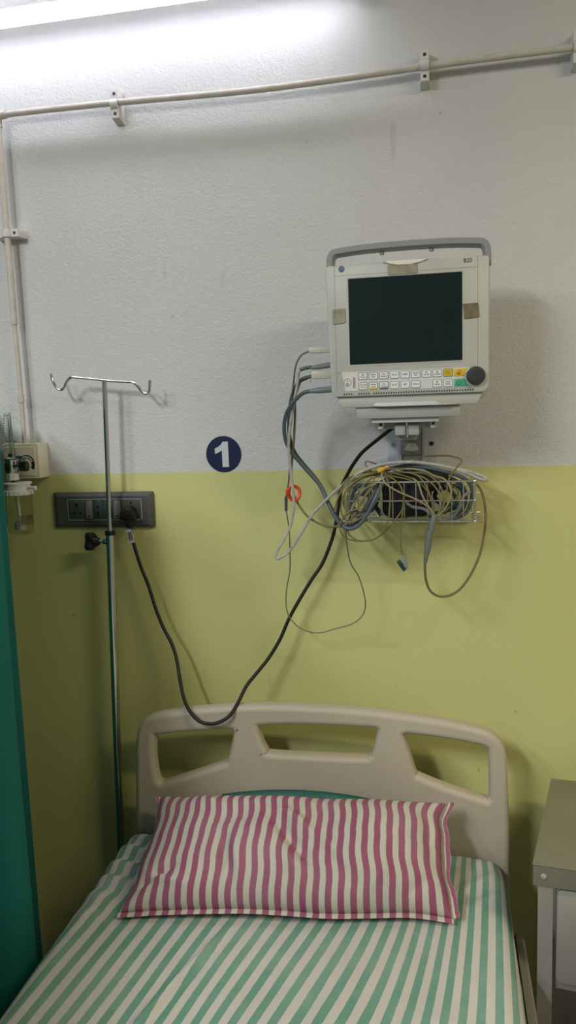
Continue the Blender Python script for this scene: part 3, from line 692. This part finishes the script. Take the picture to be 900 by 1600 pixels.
m = MB(); m.box((a.x, -.20, z3), (e.x, -.115, z2+.0004), .0012); m.build('clamp_block', 'alugrey', t)
for px in (595, 677):
    c = rz(px, 661); MB().cyl((c.x, -.205, z2-.001), (c.x, -.205, z2-.008), .0028, seg=12).build('thumb_screw_stem', 'screwhole', t)
    MB().cyl((c.x, -.205, z2-.007), (c.x, -.205, z2-.013), .0068, .0056, seg=16, bev=.001).build('thumb_screw', 'aluwhite', t)
a, e = rz(617, 670), rz(655, 670); z4 = rz(636, 680).z
m = MB(); m.box((a.x, -.210, z4), (e.x, -.018, z3+.008), .0016); m.box((a.x+.006, -.19, z4-.010), (e.x-.006, -.018, z4+.001), .0015); m.build('arm', 'alugrey', t)
px_ = rz(635, 660).x
MB().cyl((px_, -.212, z3+.012), (px_, -.212, z3-.012), .0026, seg=12).cyl((px_, -.212, z3-.012), (px_, -.212, z3-.017), .0036, seg=12, bev=.0008).build('locking_pin', 'chrome', t)
c = P(643, 699, -.05)
m = MB(); tri = [(c.x-.0135, c.z-.007), (c.x-.0145, c.z-.003), (c.x-.006, c.z+.010), (c.x+.006, c.z+.010), (c.x+.0145, c.z-.003), (c.x+.0135, c.z-.007), (c.x, c.z-.010)]
m.prism(tri, -.048, -.032, .0022); m.cyl((c.x, -.034, c.z), (c.x, -.022, c.z), .005, seg=14); m.build('clamp_lever', 'white', t)

# ================================================================ wire basket
t = thing('wire_basket', (-.058, -.09, 1.44), 'small steel wire basket full of cables under the patient monitor', 'basket')
bx0, bx1 = -.189, .073; by0, by1 = -.16, -.032; bz0, bz1 = 1.440, 1.522
m = MB()
def loop(z, r, in_=0): m.tube([(bx0+in_, by0+.008, z), (bx0+in_+.004, by0+.001, z), (bx0+in_+.012, by0, z), (bx1-in_-.012, by0, z), (bx1-in_-.004, by0+.001, z), (bx1-in_, by0+.008, z), (bx1-in_, by1-.008, z), (bx1-in_-.004, by1, z), (bx0+in_+.004, by1, z), (bx0+in_, by1-.008, z)], r, seg=8, closed=True, sub=3)
loop(bz1, .0019); loop((bz0+bz1)/2+.002, .0014); loop(bz0, .0018)
m.build('rim_wires', 'wire', t)
for k in range(12):
    x = bx0+(bx1-bx0)*k/11; x = min(max(x, bx0+.003), bx1-.003)
    MB().tube([(x, by0-.0018, bz1), (x, by0-.0018, bz0+.004), (x, by0-.0005, bz0-.001), (x, by0+.004, bz0-.002), (x, by1-.004, bz0-.002), (x, by1+.0005, bz0-.001), (x, by1+.0015, bz0+.004), (x, by1+.0015, bz1)], .0012, seg=6, sub=3).build('upright_wire', 'wire', t)
m = MB()
for y in (-.13, -.095, -.06):
    m.tube([(bx0-.001, y, bz1), (bx0-.001, y, bz0-.001), (bx0+.004, y, bz0-.0028), (bx1-.004, y, bz0-.0028), (bx1+.001, y, bz0-.001), (bx1+.001, y, bz1)], .0012, seg=6, sub=3)
m.build('cross_wires', 'wire', t)
MB().box((-.080, -.032, 1.455), (-.036, -.020, 1.515), .002).build('hanger_plate', 'alugrey', t)

# ---- what lies in the basket
m = MB()
def blob(c, s, seed, amp=.006):
    b = bmesh.new(); bmesh.ops.create_cube(b, size=2); bmesh.ops.subdivide_edges(b, edges=b.edges, cuts=9, use_grid_fill=True)
    for v in b.verts:
        w = v.co; l = (abs(w.x)**4+abs(w.y)**4+abs(w.z)**4)**.25; w = w/l
        pnt = Vector((w.x*s[0], w.y*s[1], w.z*s[2])); d = amp*noise.noise(pnt*28+Vector((seed, 0, 0)))
        v.co = Vector(c)+pnt+w*d
    return b
m._take(blob((-.068, -.115, 1.484), (.052, .034, .040), 1), 0)
m._take(blob((-.040, -.100, 1.520), (.058, .040, .022), 4), 0)
cf = thing('pressure_cuff', (-.06, -.11, 1.445), 'folded black cuff lying in the middle of the wire basket', 'cuff')
m.build('folded_cloth', 'cuff', cf)
MB().tube([(-.020, -.125, 1.525), (.012, -.13, 1.51), (.035, -.12, 1.48), (.01, -.12, 1.452)], .0045, seg=10).build('short_hose', 'teal', cf)
coils = [
 ('coiled_hose', 'greyblue', .0042, 'grey blue hose lying over the top of the basket to its right end', [(600, 735, -.12), (630, 728, -.125), (662, 730, -.125), (692, 736, -.125), (716, 743, -.12), (732, 753, -.115), (738, 768, -.11), (735, 788, -.11), (726, 803, -.115), (706, 811, -.12), (684, 813, -.125)]),
 ('coiled_hose', 'greydark', .0040, 'dark grey hose under the blue one across the basket top', [(612, 742, -.10), (645, 736, -.105), (680, 741, -.105), (708, 749, -.105), (724, 762, -.10), (728, 780, -.10), (722, 797, -.10), (705, 806, -.10)]),
 ('coiled_hose', 'teal', .0048, 'dark teal hose bunched in the right half of the basket', [(668, 806, -.09), (690, 800, -.085), (712, 792, -.085), (724, 775, -.08), (716, 760, -.08), (696, 762, -.085), (680, 772, -.09), (686, 785, -.10), (706, 790, -.10)]),
 ('coiled_hose', 'teal', .0048, 'dark teal hose bunched in the left half of the basket', [(552, 765, -.09), (565, 757, -.09), (584, 762, -.09), (590, 780, -.095), (580, 797, -.10), (562, 802, -.10), (550, 790, -.095), (556, 775, -.09), (574, 773, -.085), (586, 790, -.085), (596, 806, -.09)]),
 ('coiled_hose', 'greyblue', .0036, 'grey blue hose coiled behind the thin leads at the left of the basket', [(548, 790, -.125), (552, 770, -.125), (566, 758, -.13), (578, 764, -.13), (576, 782, -.13), (566, 800, -.13), (556, 806, -.13), (548, 797, -.13), (554, 780, -.135), (570, 768, -.135), (586, 760, -.13), (602, 752, -.12)]),
 ('coiled_hose', 'conn', .0034, 'pale grey cable crossing low in the right half of the basket', [(632, 783, -.15), (645, 792, -.152), (662, 795, -.152), (676, 805, -.15), (690, 812, -.148), (706, 808, -.145), (716, 795, -.14), (722, 778, -.135), (734, 768, -.125)]),
]
for nm, mt, r_, lab, pts in coils:
    tag(MB().tube(path(pts), r_, seg=10).build(nm, mt), lab, 'hose', 'hoses and cables bundled in the basket')

# ================================================================ ECG cable with its leads
t = thing('ecg_cable', P(668, 850, -.18), 'khaki multi lead cable looped over the basket front with a grey connector below', 'cable')
MB().tube(path([(664, 878, -.178), (664, 890, -.172), (666, 908, -.16), (673, 924, -.15), (688, 932, -.14), (706, 929, -.135), (722, 917, -.13), (737, 895, -.125), (749, 868, -.12), (756, 838, -.115), (759, 810, -.11), (757, 785, -.105), (751, 765, -.10), (742, 755, -.10), (728, 752, -.10)]), .0027, seg=10).build('trunk_cable', 'trunk', t)
m = MB().tube(path([(679, 806, -.179), (676, 816, -.18), (673.5, 830, -.18)]), 0, seg=14, radii=[.0052, .0064, .0068])
m.tube(path([(671.5, 828, -.18), (670, 840, -.18), (668, 856, -.18), (666, 868, -.18), (664.5, 880, -.178)]), 0, seg=14, radii=[.0074, .0078, .0070, .0050, .0034])
m.build('lead_block', 'barrel', t)
leads = [
 ('ecg', [(594, 757, -.172), (595, 768, -.178), (584, 789, -.181), (567, 807, -.182), (549, 816, -.181), (538, 811, -.178), (533, 796, -.177), (536, 776, -.178), (549, 757, -.178), (569, 744, -.172), (592, 738, -.160)]),
 ('ecg', [(566, 795, -.184), (549, 798, -.185), (537, 808, -.183), (531, 824, -.18), (537, 838, -.178), (555, 845, -.177), (580, 844, -.177), (596, 834, -.178), (606, 815, -.180), (609, 790, -.180), (609, 765, -.178), (603, 746, -.165), (590, 738, -.155)]),
 ('ecg', [(543, 829, -.172), (548, 838, -.171), (563, 845, -.17), (586, 842, -.17), (606, 826, -.172), (621, 808, -.174), (629, 795, -.176), (631, 776, -.178), (624, 757, -.175), (610, 746, -.163), (594, 742, -.150)]),
 ('ecgpale', [(587, 756, -.170), (570, 764, -.176), (558, 780, -.179), (549, 797, -.180), (543, 812, -.180)]),
 ('ecg', [(523, 800, -.174), (525, 787, -.175), (532, 770, -.176), (543, 755, -.174), (560, 746, -.168), (588, 741, -.158), (612, 744, -.152), (640, 750, -.150), (656, 760, -.160)]),
 ('ecg', [(534, 772, -.170), (533, 762, -.170), (541, 750, -.168), (558, 741, -.160), (580, 737, -.150), (604, 738, -.145), (630, 743, -.145), (652, 752, -.158), (668, 768, -.172), (677, 788, -.178), (679, 806, -.179)]),
 ('ecgpale', [(597, 737, -.165), (597, 745, -.172), (604, 757, -.178), (624, 769, -.180), (645, 778, -.181), (662, 787, -.182), (674, 798, -.182), (680, 806, -.181)]),
 ('ecg', [(581, 738, -.150), (573, 729, -.145), (571, 722, -.14), (579, 722, -.14), (600, 730, -.14), (620, 736, -.145), (648, 741, -.150), (668, 750, -.162), (683, 765, -.174), (689, 784, -.180), (686, 799, -.182), (681, 806, -.181)]),
 ('ecg', [(628, 722, -.14), (640, 716, -.13), (668, 713, -.12), (696, 712, -.12), (711, 714, -.13), (722, 719, -.14), (715, 729, -.155), (704, 743, -.170), (699, 757, -.178), (698, 772, -.181), (693, 790, -.183), (687, 801, -.182), (682, 807, -.181)]),
 ('ecgpale', [(606, 742, -.140), (632, 733, -.140), (660, 735, -.150), (680, 744, -.165), (693, 748, -.174), (702, 758, -.180), (705, 772, -.183), (699, 789, -.184), (691, 800, -.183), (683, 807, -.181)]),
 ('ecg', [(618, 737, -.140), (648, 741, -.158), (664, 756, -.174), (673, 778, -.182), (677, 795, -.183), (679, 806, -.181)]),
 ('ecgpale', [(646, 748, -.165), (654, 756, -.174), (659, 772, -.180), (666, 786, -.183), (675, 799, -.183), (679, 807, -.181)]),
 ('ecg', [(631, 776, -.184), (629, 800, -.178), (627, 820, -.176), (626, 845, -.176), (628, 862, -.176), (630, 869, -.176)]),
]
leads += [
 ('ecg', [(590, 741, -.150), (566, 747, -.165), (548, 762, -.174), (541, 782, -.176), (546, 800, -.177), (560, 806, -.178), (578, 797, -.179), (590, 778, -.178), (597, 758, -.170), (612, 744, -.150)]),
 ('ecgpale', [(600, 738, -.150), (572, 742, -.160), (551, 753, -.168), (539, 770, -.170), (537, 788, -.170), (545, 806, -.171), (552, 820, -.171)]),
 ('ecg', [(606, 740, -.146), (580, 748, -.165), (562, 766, -.174), (551, 788, -.174), (547, 808, -.172), (556, 818, -.171), (575, 812, -.170)]),
 ('ecg', [(596, 735, -.148), (622, 732, -.142), (648, 734, -.142), (672, 744, -.158), (686, 757, -.172), (693, 774, -.179), (692, 791, -.180), (685, 803, -.180)]),
 ('ecg', [(575, 744, -.155), (600, 741, -.148), (640, 738, -.140), (668, 742, -.148), (700, 756, -.150), (716, 768, -.15), (708, 786, -.155), (694, 800, -.168)]),
]
for mt, pts in leads: MB().tube(path(pts), .0017 if mt == 'ecg' else .0020, seg=8, sub=5).build('lead', mt, t)
def dirbox(mb, a, e, w, d, mi=0, bev=.001):
    a, e = Vector(a), Vector(e); z = (e-a).normalized(); x = z.cross(Vector((0, 1, 0))).normalized(); y = z.cross(x)
    L = (e-a).length; return mb.prism([(-w, 0), (w, 0), (w, L), (-w, L)], -d, d, bev, mi, fr=lambda p_, q_, r_: a+x*p_+z*q_+y*r_)
g = dirbox(MB(), P(630, 867, -.176), P(635, 889, -.176), .0040, .0045).build('lead_clip', 'conn', t)
dirbox(MB(), P(622, 876, -.177), P(633, 891, -.177), .0040, .0050, bev=.0014).build('clip_jaw', 'clipgreen', g)
g['label'] = 'grey and green lead clip hanging at the end'
g = dirbox(MB(), P(590, 736, -.166), P(600, 731.5, -.166), .0040, .0036).cyl(P(600, 731.5, -.166), P(607, 729, -.166), .0022, seg=10).build('lead_clip', 'yellowtip', t); g['label'] = 'yellow lead clip'
g = dirbox(MB(), P(648, 779, -.150), P(660, 787, -.150), .0040, .0040).build('lead_clip', 'red', t); g['label'] = 'red lead clip'

# ================================================================ hospital bed
BX0, BX1, BY1 = -.728, .130, -1.98
t = thing('hospital_bed', (-.29, -1.0, 0), 'hospital bed with a beige moulded headboard against the yellow wall', 'bed')
def hq(px, py): return p(px, py, -.135)
outer = [(214, 1300), (213, 1230), (213, 1165), (215, 1145), (222, 1130), (233, 1122), (250, 1117.5), (300, 1111), (350, 1107), (400, 1105), (450, 1105.5), (520, 1109), (580, 1114), (640, 1121.5), (700, 1131), (745, 1141), (766, 1148), (779, 1158), (787, 1172), (790.5, 1190), (792, 1230), (795, 1320)]
h1 = [(239, 1152), (247, 1147.5), (300, 1142), (357, 1138.5), (364, 1141), (366, 1147), (357, 1188), (350, 1195), (330, 1202), (262, 1224), (250, 1226), (244, 1219), (239, 1190)]
h2 = [(401, 1137), (408, 1133), (460, 1131.5), (520, 1133), (580, 1136.5), (590, 1139), (591, 1146), (583, 1178), (577, 1185), (567, 1187), (500, 1184.5), (423, 1180), (415, 1176), (406, 1158)]
h3 = [(629, 1152), (632, 1147), (642, 1146.5), (700, 1154), (751, 1164), (761, 1169), (765, 1178), (767, 1242), (765, 1251), (756, 1252), (700, 1234), (655, 1216), (648, 1209), (638, 1178)]
O = [hq(*v) for v in outer]
zlo = .40; O = [(O[0][0], zlo)] + O + [(O[-1][0], zlo)]
cu = bpy.data.curves.new('hb', 'CURVE'); cu.dimensions = '2D'; cu.fill_mode = 'BOTH'; cu.extrude = .007; cu.bevel_depth = .012; cu.bevel_resolution = 4; cu.offset = -.009
def ring2(pts, sub=4):
    out, _ = catmull([Vector((x, z, 0)) for x, z in pts], sub, True); return [(v.x, v.y) for v in out]
for k, loop_ in enumerate((O, ring2([hq(*v) for v in h1]), ring2([hq(*v) for v in h2]), ring2([hq(*v) for v in h3]))):
    sp = cu.splines.new('POLY'); sp.points.add(len(loop_)-1); sp.use_cyclic_u = True
    for q_, (x, z) in zip(sp.points, loop_): q_.co = (x, z, 0, 1)
ob = bpy.data.objects.new('hb', cu); COL.objects.link(ob)
dg = bpy.context.evaluated_depsgraph_get(); me = bpy.data.meshes.new_from_object(ob.evaluated_get(dg))
bpy.data.objects.remove(ob); bpy.data.curves.remove(cu)
me.transform(Matrix(((1, 0, 0, 0), (0, 0, -1, -.118), (0, 1, 0, 0), (0, 0, 0, 1)))); me.materials.clear()
link_mesh('headboard', me, 'headboard', t, sharp=50)
m = MB(); 
for x in (BX0+.02, BX1-.06): m.box((x, BY1, .50), (x+.04, -.135, .55), .003)
for y in (-.3, -.8, -1.3, -1.8): m.box((BX0+.05, y-.02, .505), (BX1-.05, y+.02, .545), .002)
m.build('frame', 'bedsteel', t)
MB().box((BX0+.012, BY1, .551), (BX1-.012, -.16, .565), .002).build('platform', 'bedsteel', t)
for x in (BX0+.06, BX1-.06):
    for y in (-.32, -1.85):
        g = MB().cyl((x, y, .12), (x, y, .51), .02, seg=20).build('leg', 'bedsteel', t)
        MB().cyl((x-.016, y, .06), (x+.016, y, .06), .06, seg=28, bev=.006).cyl((x, y, .06), (x, y, .13), .012).build('castor', 'black', g)
sr = MB().prism([(y, z) for y, z in rrect(-1.05, -.275, .36, .640, .05, 6)], .1415, .1575, .004, fr=lambda a, b, c: Vector((c, a, b))).build('side_rail', 'raildark', t)

# mattress
def soft_slab(name, lo, hi, r, mt):
    return MB().box(lo, hi, r, 0, seg=5).build(name, mt, sharp=60)
mt_ = soft_slab('mattress', (BX0+.008, BY1, .566), (BX1-.004, -.158, .684), .028, 'rexine')
tag(mt_, 'green mattress under the striped sheet on the bed', 'mattress')

# ---------------------------------------------------------------- sheet
W0, W1 = BX0-.006, BX1+.006; HW = (W1-W0)/2; XC = (W0+W1)/2; RC = .045; YH = -.143; ZT = .704; RH = .020; DROP = .115
def drape(d, RC=.045):
    """distance past the start of the rounded edge -> (outward, down)"""
    if d <= 0: return 0., 0.
    if d < RC*math.pi/2: a = d/RC; return RC*math.sin(a), RC*(1-math.cos(a))
    return RC, RC + (d-RC*math.pi/2)
def wave(x, y):
    h = .0025*noise.noise(Vector((x*5, y*5, 0)))+.0016*noise.noise(Vector((x*14, y*9, 4)))
    # creases running down from the pillow, and the gathers in the head corner by the pole
    for x0, k, y0, y1, wd, am in ((-.40, .33, -.44, -1.3, .008, .0050), (-.385, .33, -.44, -1.3, .007, -.0030), (-.12, .12, -.5, -.9, .012, .0022), (.02, .10, -.40, -.8, .011, .0020), (-.20, .25, -.55, -1.3, .012, -.0025)):
        if y < y0 and y > y1:
            f = min(1, (y0-y)/.06)*min(1, (y-y1)/.06); d = (x-(x0+k*(y-y0)))/wd; h += 1.6*am*f*math.exp(-d*d)
    g = math.exp(-((x+.68)/.10)**2)*math.exp(-((y+.28)/.13)**2)
    h += g*(.0065*math.sin((y*1.0+x*.35)*105+2*noise.noise(Vector((x*8, y*8, 2)))))
    g = math.exp(-((x-.09)/.05)**2)*math.exp(-((y+.26)/.08)**2)
    h += g*.004*math.sin((y-.9*x)*95)
    # across-the-bed ripple near the foot of the frame
    h += .0025*math.exp(-((y+.63+.15*(x-.05))/.008)**2)*math.exp(-((x-.06)/.10)**2)
    h -= .010*math.exp(-((x+.29)/.28)**2)*math.exp(-((y+.45)/.25)**2)
    return h
def dens(x):
    s = min(1, max(0, (x+.18)/.26)); s = s*s*(3-2*s); return s
b = bmesh.new(); uvl = b.loops.layers.uv.new('UVMap'); NS, NT = 190, 230; grid = []; uvs = {}
Ltot = HW-RC+RC*math.pi/2+DROP-RC
hd0 = RH*math.pi/2+.05-RH
for j in range(NT+1):
    row = []; tt = -hd0+(1.86+hd0)*(j/NT)**1.15                # distance from the start of the head roll
    for i in range(NS+1):
        s = -Ltot+2*Ltot*i/NS; a = abs(s)
        ox_, dzs = drape(a-(HW-RC)); x = XC+math.copysign(min(a, HW-RC)+ox_, s)
        oy, dzt = drape(-tt, RH); y = YH-RH+oy-max(tt, 0)
        # rounded plan at the head corners
        dz = math.hypot(dzs, dzt) if dzs and dzt else dzs+dzt
        cx_ = max(0, a-(HW-RC-.05)); cy_ = max(0, .05-tt) if tt < .05 else 0
        if cx_ > 0 and cy_ > 0:
            pull = .14*min(cx_, cy_); x -= math.copysign(pull*.55, s); y -= pull*.55; dz += pull*.5
        z = ZT-dz
        h = wave(x, y)
        if dzs > RC: x += math.copysign(.006*noise.noise(Vector((y*11, s*5, 7)))+.003, s)*min(1, (dzs-RC)/.03)
        else: z += h
        v = b.verts.new((x, y, z)); row.append(v)
        ux = XC+s; k = .05+.24*math.exp(-((ux+.25)/.22)**2)+.07*(1 if ux < -.25 else 0)*(1-math.exp(-((ux+.25)/.22)**2))
        ub = ux-k*((y+.40) if y > -.8 else -.4-.35*math.tanh((-.8-y)/.35))
        uvs[v] = (ub/.0335+1.9*(dens(ub))*max(0, ub+.18)/.26+.3, tt)
    grid.append(row)
for a, c in zip(grid, grid[1:]):
    for i in range(NS):
        f = b.faces.new((a[i], c[i], c[i+1], a[i+1]))
        for l in f.loops: l[uvl].uv = uvs[l.vert]
bmesh.ops.recalc_face_normals(b, faces=b.faces)
me = bpy.data.meshes.new('bed_sheet'); b.to_mesh(me); b.free()
o = link_mesh('bed_sheet', me, 'sheet', sharp=0)
md = o.modifiers.new('thickness', 'SOLIDIFY'); md.thickness = .0015; md.offset = -1
tag(o, 'green and cream striped sheet spread over the bed', 'sheet')

# ---------------------------------------------------------------- pillows
def pillow(name, TL, TR, BL, BR, up, dn, mt, nu=90, nv=56, period=None, creases=(), flange=0, label='', pinch=.02):
    b = bmesh.new(); uvl = b.loops.layers.uv.new('UVMap'); uv = {}
    TL, TR, BL, BR = map(Vector, (TL, TR, BL, BR)); N = (TR-BL).cross(TL-BR).normalized()
    if N.z < 0 and abs(N.z) > .2: N = -N
    wid = ((TR-TL).length+(BR-BL).length)/2
    def base(u, v):
        uu = u*(1-max(pinch, -.02)*(1-v*v)); vv = v*(1-pinch*1.6*(1-u*u))
        if flange:
            vv += .055*noise.noise(Vector((u*1.9, 4, 1)))*(1-v)/2 + .03*noise.noise(Vector((u*2.3, 9, 3)))*(1+v)/2
            uu += .018*noise.noise(Vector((v*2.2, 6, 2)))
            for cu_, cv_, e_ in ((-1, 1, .035), (1, 1, .03), (-1, -1, .025), (1, -1, .02)):
                g_ = e_*math.exp(-((u-cu_)**2*1.0+(v-cv_)**2*.35)/.02); uu += cu_*g_; vv += cv_*g_*2
        s, q_ = (uu+1)/2, (vv+1)/2
        return (BL*(1-s)+BR*s)*(1-q_)+(TL*(1-s)+TR*s)*q_
    def thick(u, v): return max(0, (1-abs(u)**3.2)*(1-abs(v)**3.0))**.48
    top, bot = [], []
    for j in range(nv+1):
        v = -math.cos(math.pi*j/nv); v = v*.6+(-1+2*j/nv)*.4; tr, br = [], []
        for i in range(nu+1):
            u = -math.cos(math.pi*i/nu); u = u*.5+(-1+2*i/nu)*.5
            c = base(u, v); k = thick(u, v); h = 0
            for (u0, v0, u1, v1, wd, am) in creases:
                ax, av = u1-u0, v1-v0; L2 = ax*ax+av*av; s = max(0, min(1, ((u-u0)*ax+(v-v0)*av)/L2))
                d = math.hypot((u-u0-ax*s)*1.6, v-v0-av*s)/wd; h += am*math.exp(-d*d)*math.sin(math.pi*(.12+.76*s))
            h += (.016 if flange else .005)*noise.noise(Vector((u*2.6, v*1.8, 9)))*k + .003*noise.noise(Vector((u*9, v*5, 5)))*k
            edge = (i in (0, nu) or j in (0, nv))
            p1 = b.verts.new(c+N*(up*k+h*k)); uv[p1] = ((u+1)/2*wid/(period or .05), v); tr.append(p1)
            if edge: br.append(p1)
            else:
                p2 = b.verts.new(c-N*(dn*k)); uv[p2] = uv[p1]; br.append(p2)
        top.append(tr); bot.append(br)
    def face(vs):
        f = b.faces.new(vs)
        for l in f.loops: l[uvl].uv = uv[l.vert]
    for j in range(nv):
        for i in range(nu):
            face((top[j][i], top[j][i+1], top[j+1][i+1], top[j+1][i]))
            q4 = (bot[j][i], bot[j+1][i], bot[j+1][i+1], bot[j][i+1])
            if len(set(q4)) == 4 and set(q4) != {top[j][i], top[j][i+1], top[j+1][i+1], top[j+1][i]}: face(q4)
    bmesh.ops.recalc_face_normals(b, faces=b.faces)
    if flange:
        # hem along the front edge and the gathered open end on the right
        def strip(vs, outf, wv, ruff, du):
            prev = None; n = len(vs)
            for k, v in enumerate(vs):
                o_ = outf(k/(n-1)); w = wv(k/(n-1)); mid = v.co+o_*w*.5+N*ruff*1.6*noise.noise(Vector((k*.33, 3, 1)))+N*.002
                end = v.co+o_*w+N*ruff*2.6*noise.noise(Vector((k*.36, 8, 2)))+N*.0006
                a_ = b.verts.new(v.co+N*.0015); m_ = b.verts.new(mid); e_ = b.verts.new(end)
                uv[a_] = uv[v]; uv[m_] = (uv[v][0]+du*.5, 0); uv[e_] = (uv[v][0]+du, 0)
                if prev:
                    face((prev[0], a_, m_, prev[1])); face((prev[1], m_, e_, prev[2]))
                prev = (a_, m_, e_)
        dn_ = (BL-TL).normalized(); rt = (BR-BL).normalized()
        strip(top[0], lambda q_: dn_, lambda q_: .010, .0, 0)
        strip([r_[-1] for r_ in top], lambda q_: (rt*.8+N*.25).normalized(), lambda q_: .013+.005*noise.noise(Vector((q_*7, 1, 1))), .0030, .9)
        strip([r_[0] for r_ in top][-10:], lambda q_: (-rt*.9+N*.3).normalized(), lambda q_: .012*q_, .003, -.9)
    me = bpy.data.meshes.new(name); b.to_mesh(me); b.free()
    o = link_mesh(name, me, mt, sharp=0); tag(o, label, 'pillow'); return o
cr = [(-.12, .30, .20, -.55, .08, -.024), (-.03, .42, .30, -.30, .07, .018), (.12, .1, .42, -.75, .07, -.015), (-.42, -.1, -.33, -.9, .055, -.018), (-.35, -.05, -.27, -.9, .055, .014), (-.97, -.82, -.72, -.5, .06, -.022), (-.92, -.6, -.62, -.84, .05, .016), (.0, -.4, .12, -.9, .05, .012), (.75, -.9, .92, -.5, .06, -.016), (.5, -.95, .62, -.55, .06, .012), (-.7, .9, -.5, .5, .08, .010), (.88, .8, .93, -.3, .06, -.014)]
pillow('pillow', (-.622, -.192, .803), (.004, -.192, .832), (-.612, -.452, .716), (.016, -.384, .716), .082, .014, 'pillow', period=.0243, creases=cr, flange=1,
       label='mauve and white striped pillow lying across the head of the bed')
pillow('pillow', (-.49, -.160, .812), (-.09, -.160, .812), (-.49, -.178, .735), (-.09, -.178, .735), .016, .016, 'rexine', nu=50, nv=30,
       label='plain dark green pillow standing behind the striped one', pinch=-.32)

# ================================================================ bedside table
t = thing('bedside_table', (.37, -.25, 0), 'grey steel bedside table at the right edge beside the bed', 'table')
TZ = .85; A_ = PZ(861, 1216, TZ); B_ = PZ(831.5, 1350, TZ); 
ex = nrm(PZ(900, 1360, TZ)-B_); ey = Vector((-ex.y, ex.x, 0)); ey2 = nrm(A_-B_); LD = (A_-B_).length; TW = .44
ey = nrm(ey+ey2*1.0); 
def T(a, d, z): return B_*1 + ex*a + ey2*d + Vector((0, 0, z-TZ))
def tprism(mb, poly, z0, z1, bev=0, mi=0): return mb.prism(poly, z0, z1, bev, mi, fr=lambda a, d, z: T(a, d, z))
m = MB(); tprism(m, [(0, 0), (TW, 0), (TW, LD), (0, LD)], TZ-.003, TZ, .0008)
tprism(m, [(0, 0), (TW, 0), (TW, .002), (0, .002)], TZ-.040, TZ-.001)
tprism(m, [(0, 0), (.002, 0), (.002, LD), (0, LD)], TZ-.040, TZ-.001)
tprism(m, [(TW-.002, 0), (TW, 0), (TW, LD), (TW-.002, LD)], TZ-.040, TZ-.001)
tp = m.build('top', 'steel', t)
for a in (.020, TW-.020):
    c = T(a, 0, TZ-.021); nf = -ey2
    MB().lathe([(.0055, 0), (.0055, .001), (.0040, .003), (.0015, .0038)], c, seg=16, axis=nf).build('rivet', 'alugrey', tp)
for a in (.010, TW-.036):
    for d in (.003, LD-.029):
        m = MB(); tprism(m, [(a, d), (a+.026, d), (a+.026, d+.003), (a+.003, d+.003), (a+.003, d+.026), (a, d+.026)], .0, TZ-.0035)
        m.build('leg', 'steelleg', t)
m = MB(); tprism(m, [(.040, .014), (TW-.040, .014), (TW-.040, LD-.03), (.040, LD-.03)], .60, TZ-.045, .004); g = m.build('drawer', 'steelleg', t)
m = MB(); m.prism(rrect(.042, TW-.042, .615, TZ-.048, .012, 4), .010, .0155, .001, fr=lambda a, z, d: T(a, d, z)); m.build('drawer_front', 'steelleg', g)
h0, h1_ = T(.16, .008, .73), T(.28, .008, .73)
MB().tube([h0, h0-ey2*.02, h1_-ey2*.02, h1_], .004, sub=3).build('pull', 'chrome', g)
m = MB(); tprism(m, [(.013, .010), (TW-.013, .010), (TW-.013, LD-.008), (.013, LD-.008)], .18, .20, .002); m.build('shelf', 'steel', t)
m = MB(); tprism(m, [(.03, LD-.012), (TW-.03, LD-.012), (TW-.03, LD-.009), (.03, LD-.009)], .20, .60); m.build('back_panel', 'steelleg', t)

# ================================================================ light, world, camera
def area(name, loc, rot, sx, sy, power, rgb):
    l = bpy.data.lights.new(name, 'AREA'); l.shape = 'RECTANGLE'; l.size = sx; l.size_y = sy; l.energy = power; l.color = lin(rgb)
    o = bpy.data.objects.new(name, l); o.location = loc; o.rotation_euler = rot; COL.objects.link(o); return o
area('ceiling_light', (-1.3, -2.7, 2.9), (0, 0, 0), .26, 1.2, 68, (245, 247, 248))
area('ceiling_light', (-2.0, -2.5, 2.9), (0, 0, 0), .26, 1.2, 38, (245, 247, 248))
area('ceiling_light', (1.4, -1.6, 2.9), (0, 0, 0), 1.2, .12, 30, (255, 236, 204))
w = bpy.data.worlds.new('world'); scene.world = w; w.use_nodes = True
bg = w.node_tree.nodes['Background']; bg.inputs[0].default_value = (*lin((238, 240, 236)), 1); bg.inputs[1].default_value = .20

cd = bpy.data.cameras.new('camera'); cam = bpy.data.objects.new('camera', cd); COL.objects.link(cam)
cd.sensor_fit = 'VERTICAL'; cd.sensor_height = 36; cd.lens = 36*F/1600; cd.clip_start = .02
right = Vector((AX.x, AY.x, AZ.x)); down = Vector((AX.y, AY.y, AZ.y)); fwd = Vector((AX.z, AY.z, AZ.z))
Rm = Matrix((right, -down, -fwd)).transposed(); cam.matrix_world = Matrix.Translation(CAM) @ Rm.to_4x4()
scene.camera = cam
vs = scene.view_settings; vs.view_transform = 'Standard'; vs.look = 'None'; vs.gamma = 1; vs.use_curve_mapping = False; vs.exposure = .15
scene.cycles.use_denoising = True
scene.cycles.max_bounces = 8; scene.cycles.transmission_bounces = 8
